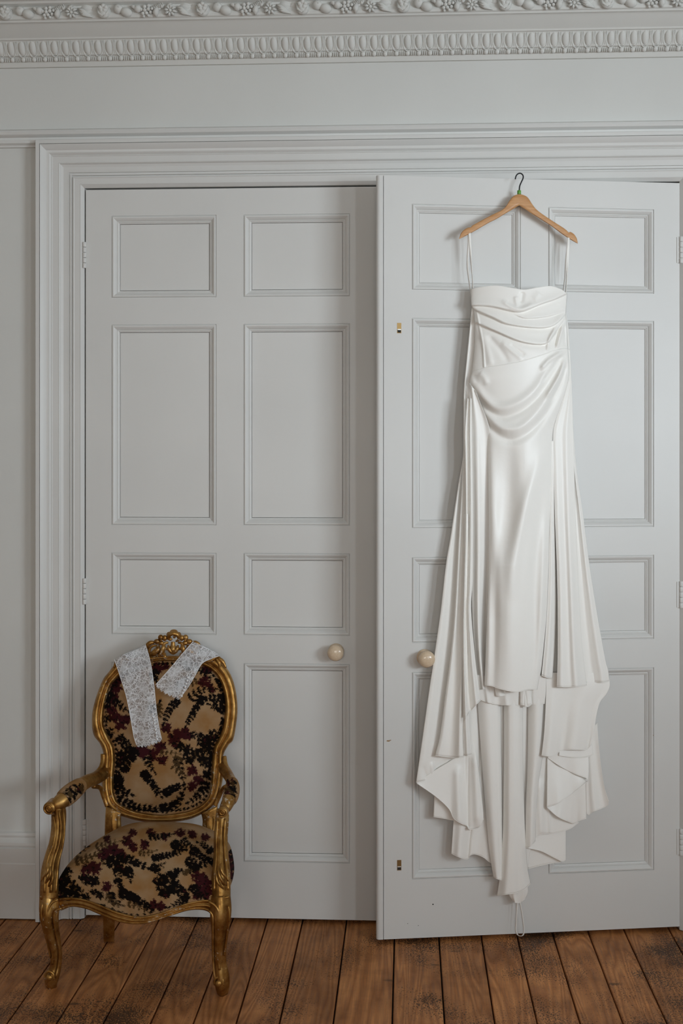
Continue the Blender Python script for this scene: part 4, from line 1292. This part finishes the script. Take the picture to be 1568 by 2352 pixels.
lf = cabriole([(113, 2058, -.548, 21), (113, 2085, -.556, 22), (113, 2108, -.560, 20.5), (117, 2135, -.556, 18), (124, 2165, -.547, 15.5), (129, 2195, -.540, 13), (127, 2222, -.538, 12.5), (120, 2243, -.542, 15), (117, 2256, -.541, 14), (119, 2267, -.536, 11)],
              [([(133, 2066), (118, 2075), (109, 2095), (110, 2120), (117, 2150), (121, 2185), (120, 2215)], 2.6, .001), ([(141, 2086), (128, 2094), (124, 2115), (130, 2150), (137, 2185), (134, 2220), (128, 2245)], 2.4, .0), ([(98, 2075), (95, 2100), (102, 2135), (110, 2170), (116, 2200)], 2.0, -.004)])
rf = cabriole([(506, 2056, -.566, 21), (507, 2085, -.574, 22.5), (506, 2110, -.578, 21.5), (505, 2140, -.576, 18.5), (503, 2175, -.570, 16), (504, 2210, -.565, 15), (508, 2240, -.566, 17), (510, 2262, -.566, 16), (511, 2281, -.560, 12)],
              [([(478, 2070), (494, 2080), (503, 2098), (504, 2125), (503, 2165), (502, 2205), (504, 2228)], 2.8, .001), ([(480, 2092), (488, 2104), (489, 2140), (489, 2190), (491, 2230), (495, 2252)], 2.2, -.003), ([(524, 2080), (527, 2105), (521, 2150), (515, 2195)], 2.0, -.004)])
# scrolled toes
for leg, cx, cy, yy in ((lf, 113, 2246, -.556), (rf, 502, 2259, -.583)):
    m_ = MB().ball(at(cx, cy, yy - .004), (7.2 * PX, .007, 7 * PX), 14, 9)
    m_.tube([at(x, y, yy) for x, y in smooth_poly([(cx - 9, cy + 3), (cx - 9, cy - 8), (cx, cy - 15), (cx + 9, cy - 9), (cx + 11, cy + 4)], 16)], [r * PX for r in np.linspace(2.5, 3.4, 16)], 8)
    m_.build('toe_scroll', M['gilt'], leg, True, None)
# acanthus knees above the front legs
for leg, f, yy in ((lf, lambda x: 618 - x, -.566), (rf, lambda x: x, -.588)):
    m_ = MB()
    for pts, rad in (([(507, 1982), (509, 2002), (518, 2014), (524, 2024)], [1.5, 4, 4, 1.5]), ([(502, 1990), (503, 2010), (512, 2026), (521, 2034)], [1.5, 4, 4.5, 1.5]), ([(498, 2000), (497, 2014), (501, 2028), (514, 2042)], [1.5, 3.5, 4.5, 1.5])):
        c = smooth_poly([(f(x), y) for x, y in pts], 14)
        m_.tube([at(x, y, yy + .006 - .010 * math.sin(math.pi * i_ / 13)) for i_, (x, y) in enumerate(c)], [(r * PX, r * PX * .7) for r in np.interp(np.linspace(0, 1, 14), np.linspace(0, 1, len(rad)), rad)], 8)
    m_.tube([at(x, y, yy + .004) for x, y in [(f(498), 2068), (f(512), 2063), (f(526), 2060)]], 2.6 * PX, 8)
    m_.build('knee_leaf', M['gilt'], leg, True, None)
# rear legs
for (xa, xb, y0, y1, yd0, yd1) in ((236, 264, 2060, 2163, -.235, -.193), (488, 514, 2064, 2168, -.235, -.193)):
    m_ = MB()
    rows = []
    for i in range(8):
        t = i / 7
        cx, w = (xa + xb) / 2 + (0 if xa < 300 else 0), (xb - xa) / 2 * (1.05 - .18 * t)
        py, yd = y0 + (y1 - y0) * t, yd0 + (yd1 - yd0) * t
        rows.append([at(cx + sx * w, py, yd + sy * .016) for sx, sy in ((-1, -.7), (-.7, -1), (.7, -1), (1, -.7), (1, .7), (.7, 1), (-.7, 1), (-1, .7))])
    m_.grid(rows, close_u=True)
    m_.f.append(tuple(range(56, 64))); m_.f = [f_[::-1] for f_ in m_.f]
    wpart('leg', m_, M['gilt'], chair, 50)


# ---- arm supports
def support(pts, beads, scroll):
    c = smooth_poly(pts, 40)
    m_ = MB()
    prof_ = []
    for i in range(24):
        a = 2 * math.pi * i / 24
        r = 1 + .08 * math.cos(4 * a)
        prof_.append((r * math.cos(a), r * math.sin(a)))
    m_.tube([at(x, y, d) for x, y, d, r in c], [r * PX * .92 for x, y, d, r in c], prof=prof_, up=(0, 1, 0))
    s = wpart('arm_support', m_, M['gilt'], chair)
    for bpts, br in beads:
        cb = smooth_poly(bpts, 30)
        yb = np.interp(cb[:, 1], [p[1] for p in pts], [p[2] - p[3] * PX * .86 for p in pts])
        MB().tube([at(x, y, yy) for (x, y), yy in zip(cb, yb)], br * PX, 8).build('support_bead', M['gilt'], s, True, None)
    cx, cy, r, yy = scroll
    m_ = MB()
    p = at(cx, cy, yy)
    m_.lathe([(0, -.018), (r * PX * .96, -.018), (r * PX, -.014), (r * PX, .034), (0, .034)], 28, Matrix.Translation(p) @ Matrix.Rotation(R(-90), 4, 'X'))
    sp = []
    for i in range(46):
        a = i / 45 * 2 * math.pi * 1.6
        rr_ = r * (1 - .72 * i / 45) * .9
        sp.append((p.x + rr_ * PX * math.cos(a - 2.2) * (1 if cx > 300 else -1), p.y - .0185, p.z + rr_ * PX * math.sin(a - 2.2) * 1))
    m_.tube(sp, [.0030 * (1 - .4 * i / 45) for i in range(46)], 8)
    m_.build('scroll', M['gilt'], s, True, None)
    return s


support([(136, 1848, -.445, 12), (135, 1868, -.455, 16), (134, 1900, -.470, 15.5), (130, 1935, -.490, 16), (121, 1968, -.512, 17), (115, 2000, -.532, 19), (113, 2035, -.545, 19.5), (113, 2064, -.550, 20)],
        [([(122, 1872), (127, 1905), (122, 1940), (110, 1972), (104, 2010), (102, 2050)], 2.6), ([(135, 1862), (140, 1900), (135, 1940), (124, 1975), (119, 2010), (117, 2050)], 3.0), ([(145, 1858), (148, 1900), (144, 1940), (134, 1980), (131, 2012), (128, 2050)], 2.4)],
        (116, 1853, 12.5, -.470))
support([(512, 1858, -.462, 12), (510, 1880, -.472, 14.5), (507, 1920, -.492, 14.5), (507, 1960, -.516, 15.5), (508, 1990, -.536, 18), (507, 2018, -.552, 20), (507, 2062, -.566, 20)],
        [([(500, 1882), (497, 1925), (497, 1965), (494, 2000), (492, 2045)], 2.4), ([(509, 1878), (507, 1920), (506, 1960), (505, 1985)], 2.8), ([(517, 1880), (515, 1925), (517, 1965), (521, 2000), (524, 2045)], 2.4)],
        (513, 1862, 10.5, -.486))


def arm(path, pad):
    c = smooth_poly(path, 50)
    o = wpart('arm', MB().tube([at(x, y, d) for x, y, d, r in c], [r * PX * .95 for x, y, d, r in c], 16, up=(0, 0, 1)), M['gilt'], chair)
    i0, i1 = pad
    sub = smooth_poly(c[i0:i1], 60)
    n = len(sub)
    rr_ = [(r * PX * (1.02 + .10 * math.sin(math.pi * j / (n - 1)) ** .5)) for j, (x, y, d, r) in enumerate(sub)]
    mb = MB().tube([at(x, y, d) for x, y, d, r in sub], rr_, 64, up=(0, 0, 1))
    p_ = mb.build('arm_pad', M['velvet'], o, True, None)
    p_['label'] = 'small floral velvet arm pad'
    ex = []
    for j in range(2, n - 2, 5):
        x, y = sub[j][:2]
        for _ in range(2):
            ex.append((x + random.uniform(-12, 12), y + random.uniform(-12, 12), random.uniform(.3, 1.6), 9, 3.2, random.choice([INK, OLIVE, INK, WINE])))
    add_print(p_, ex)
    return o


arm([(122, 1852, -.455, 12.5), (136, 1844, -.450, 17), (156, 1827, -.420, 18.5), (178, 1809, -.360, 17), (198, 1796, -.300, 15.5), (218, 1788, -.240, 15), (234, 1778, -.185, 16), (246, 1766, -.150, 15)], (9, 26))
arm([(513, 1862, -.470, 11), (519, 1852, -.462, 13.5), (528, 1833, -.43, 15), (533, 1815, -.375, 14.5), (533, 1800, -.31, 13), (528, 1788, -.25, 12), (518, 1772, -.20, 13), (508, 1758, -.155, 13)], (12, 30))
# swept brackets where the arms run into the back frame
for pts in ([(206, 1784, -.25, 4), (226, 1770, -.20, 5), (236, 1752, -.175, 6), (237, 1732, -.165, 6)], [(534, 1786, -.25, 4), (526, 1772, -.21, 5), (518, 1756, -.185, 5), (515, 1738, -.17, 5)],
            [(214, 1806, -.24, 5), (230, 1810, -.20, 5), (238, 1830, -.19, 5), (246, 1852, -.19, 5)], [(520, 1806, -.24, 5), (512, 1812, -.20, 5), (502, 1832, -.19, 5), (494, 1850, -.19, 5)]):
    c = smooth_poly(pts, 24)
    wpart('arm_bracket', MB().tube([at(x, y, d) for x, y, d, r in c], [r * PX for x, y, d, r in c], 10), M['gilt'], chair)
# back posts with sunk tear-drop panels
for (A, B) in (([(243, 1852), (241, 1885), (240, 1930)], [(279, 1866), (278, 1890), (283, 1930)]), ([(462, 1868), (465, 1890), (459, 1930)], [(500, 1850), (497, 1885), (498, 1930)])):
    po = moulded('back_post', A, B, [-.192, -.205], [(0, .006), (.08, .012), (.92, .012), (1, .006)], 12)
    mx = lambda t, v: ((A[0][0] * (1 - t) + B[0][0] * t), 1872 + v)
    c = smooth_poly([mx(.34, 0), mx(.36, 22), mx(.45, 40), mx(.56, 44), mx(.68, 38), mx(.74, 20), mx(.76, 4)], 26)
    MB().tube([at(x, y, -.2115) for x, y in c], 1.5 * PX, 8).build('post_moulding', M['gilt'], po, True, None)

# ---------------------------------------------------------------- lace sleeves over the chair back
def lace_mat():
    m, nt, b = mat_base('white_lace', (.80, .82, .85), .8, spec=.2)
    uv = N(nt, 'ShaderNodeNewGeometry')
    warp = N(nt, 'ShaderNodeTexNoise', Scale=60.0, Detail=2.0)
    L(nt, uv.outputs['Position'], warp.inputs['Vector'])
    va = N(nt, 'ShaderNodeVectorMath', operation='MULTIPLY_ADD')
    L(nt, warp.outputs['Color'], va.inputs[0]); va.inputs[1].default_value = (.014, .014, .014)
    L(nt, uv.outputs['Position'], va.inputs[2])
    lay = None
    for sc_, w0, w1 in ((58.0, .03, .075), (92.0, .035, .085)):
        v_ = N(nt, 'ShaderNodeTexVoronoi', Scale=sc_, feature='DISTANCE_TO_EDGE')
        L(nt, va.outputs[0], v_.inputs['Vector'])
        r_ = ramp(nt, v_.outputs['Distance'], [(w0, (.85, .85, .85)), (w1, (0, 0, 0))]).outputs[0]
        lay = r_ if lay is None else mixc(nt, 1.0, lay, r_, 'LIGHTEN')
    big = N(nt, 'ShaderNodeTexNoise', Scale=38.0, Detail=3.0)
    L(nt, uv.outputs['Position'], big.inputs['Vector'])
    flo = ramp(nt, big.outputs[0], [(.45, (.30, .30, .30)), (.66, (.66, .66, .66))])
    a3 = mixc(nt, 1.0, lay, flo.outputs[0], 'LIGHTEN')
    L(nt, a3, b.inputs['Alpha'])
    return m


M['lace'] = lace_mat()
M['satinbtn'] = mat_base('white_button', (.85, .85, .86), .4)[0]


def lace(label, top, bottom, left, right, depth, over, btn, nscal):
    p0 = at(*top[0], -.12)
    root = empty('lace_sleeve', (p0.x, -.13, .60))
    tag(root, label, 'lace sleeve')
    nu, nv = 40, 70
    T, B = smooth_poly(top, nu), smooth_poly(bottom, nu)
    Lc, Rc = smooth_poly([top[0], *left, bottom[0]], nv), smooth_poly([top[-1], *right, bottom[-1]], nv)
    rows = []
    for (dy, dz) in over[::-1]:          # part that lies over the top rail and falls behind
        rows.append([at(T[j][0], T[j][1] + dz, yback(T[j][1]) + dy) for j in range(nu)])
    for i in range(nv):
        v = i / (nv - 1)
        row = []
        for j in range(nu):
            u = j / (nu - 1)
            P_ = (1 - v) * T[j] + v * B[j] + (1 - u) * Lc[i] + u * Rc[i] - ((1 - u) * (1 - v) * T[0] + u * (1 - v) * T[-1] + (1 - u) * v * B[0] + u * v * B[-1])
            d = np.interp(v, np.linspace(0, 1, len(depth)), depth) + .003 * math.sin(u * 7 + v * 4) + .004 * math.sin(math.pi * u)
            if i == nv - 1:
                P_ = P_ + np.array([0, 4.0 * abs(math.sin(u * math.pi * nscal))])
            row.append(at(P_[0], P_[1], yback(P_[1]) - d))
        rows.append(row)
    body = wpart('lace_body', MB().grid(rows), M['lace'], root)
    e = MB()
    e.tube([r_[0] for r_ in rows], .0009, 6).tube([r_[-1] for r_ in rows], .0009, 6)
    e.build('bound_edge', M['satinbtn'], body, True, None)
    sc = MB()                             # eyelash fringe and scallops along the cuff
    nb = nscal * 4
    last = rows[-1]
    for k in range(nb + 1):
        f = k / nb * (nu - 1)
        j = min(int(f), nu - 2)
        p = last[j].lerp(last[j + 1], f - j)
        dr = (last[j] - rows[-4][j]).normalized()
        sc.tube([p, p + dr * .0035 + Vector((random.uniform(-.002, .002), 0, 0))], [.0009, .0003], 5)
    sc.build('cuff_fringe', M['satinbtn'], body, True, None)
    cb = smooth_poly(btn[0], btn[1])
    for x, y in cb:
        bme = MB().ball(at(x, y, yback(y) - depth[-1] - .006), (.0037, .0032, .0037), 10, 7)
        wpart('button', bme, M['satinbtn'], root)
    return root


lace('longer white lace sleeve hanging straight down the left of the chair back', [(263, 1516), (290, 1501), (318, 1490), (334, 1481)], [(313, 1710), (330, 1711), (350, 1706), (371, 1697)], [(273, 1545), (290, 1600), (300, 1650), (307, 1690)], [(345, 1520), (353, 1570), (359, 1630), (366, 1675)],
     [.020, .030, .036, .038, .038], [(-.010, -1), (.006, -2), (.020, 0), (.026, 30), (.028, 60)], ([(351, 1640), (354, 1655), (357, 1675), (361, 1698)], 9), 7)
lace('shorter white lace sleeve lying slantwise below the carved crest of the chair', [(443, 1474), (462, 1482), (484, 1493), (505, 1506)], [(358, 1572), (375, 1586), (392, 1595), (414, 1603)], [(420, 1500), (395, 1530)], [(485, 1513), (464, 1524), (448, 1551), (434, 1575)],
     [.024, .030, .034, .036, .038], [(-.010, -1), (.006, -2), (.020, 0), (.026, 30), (.028, 60)], ([(432, 1556), (428, 1570), (423, 1584), (417, 1599)], 7), 6)
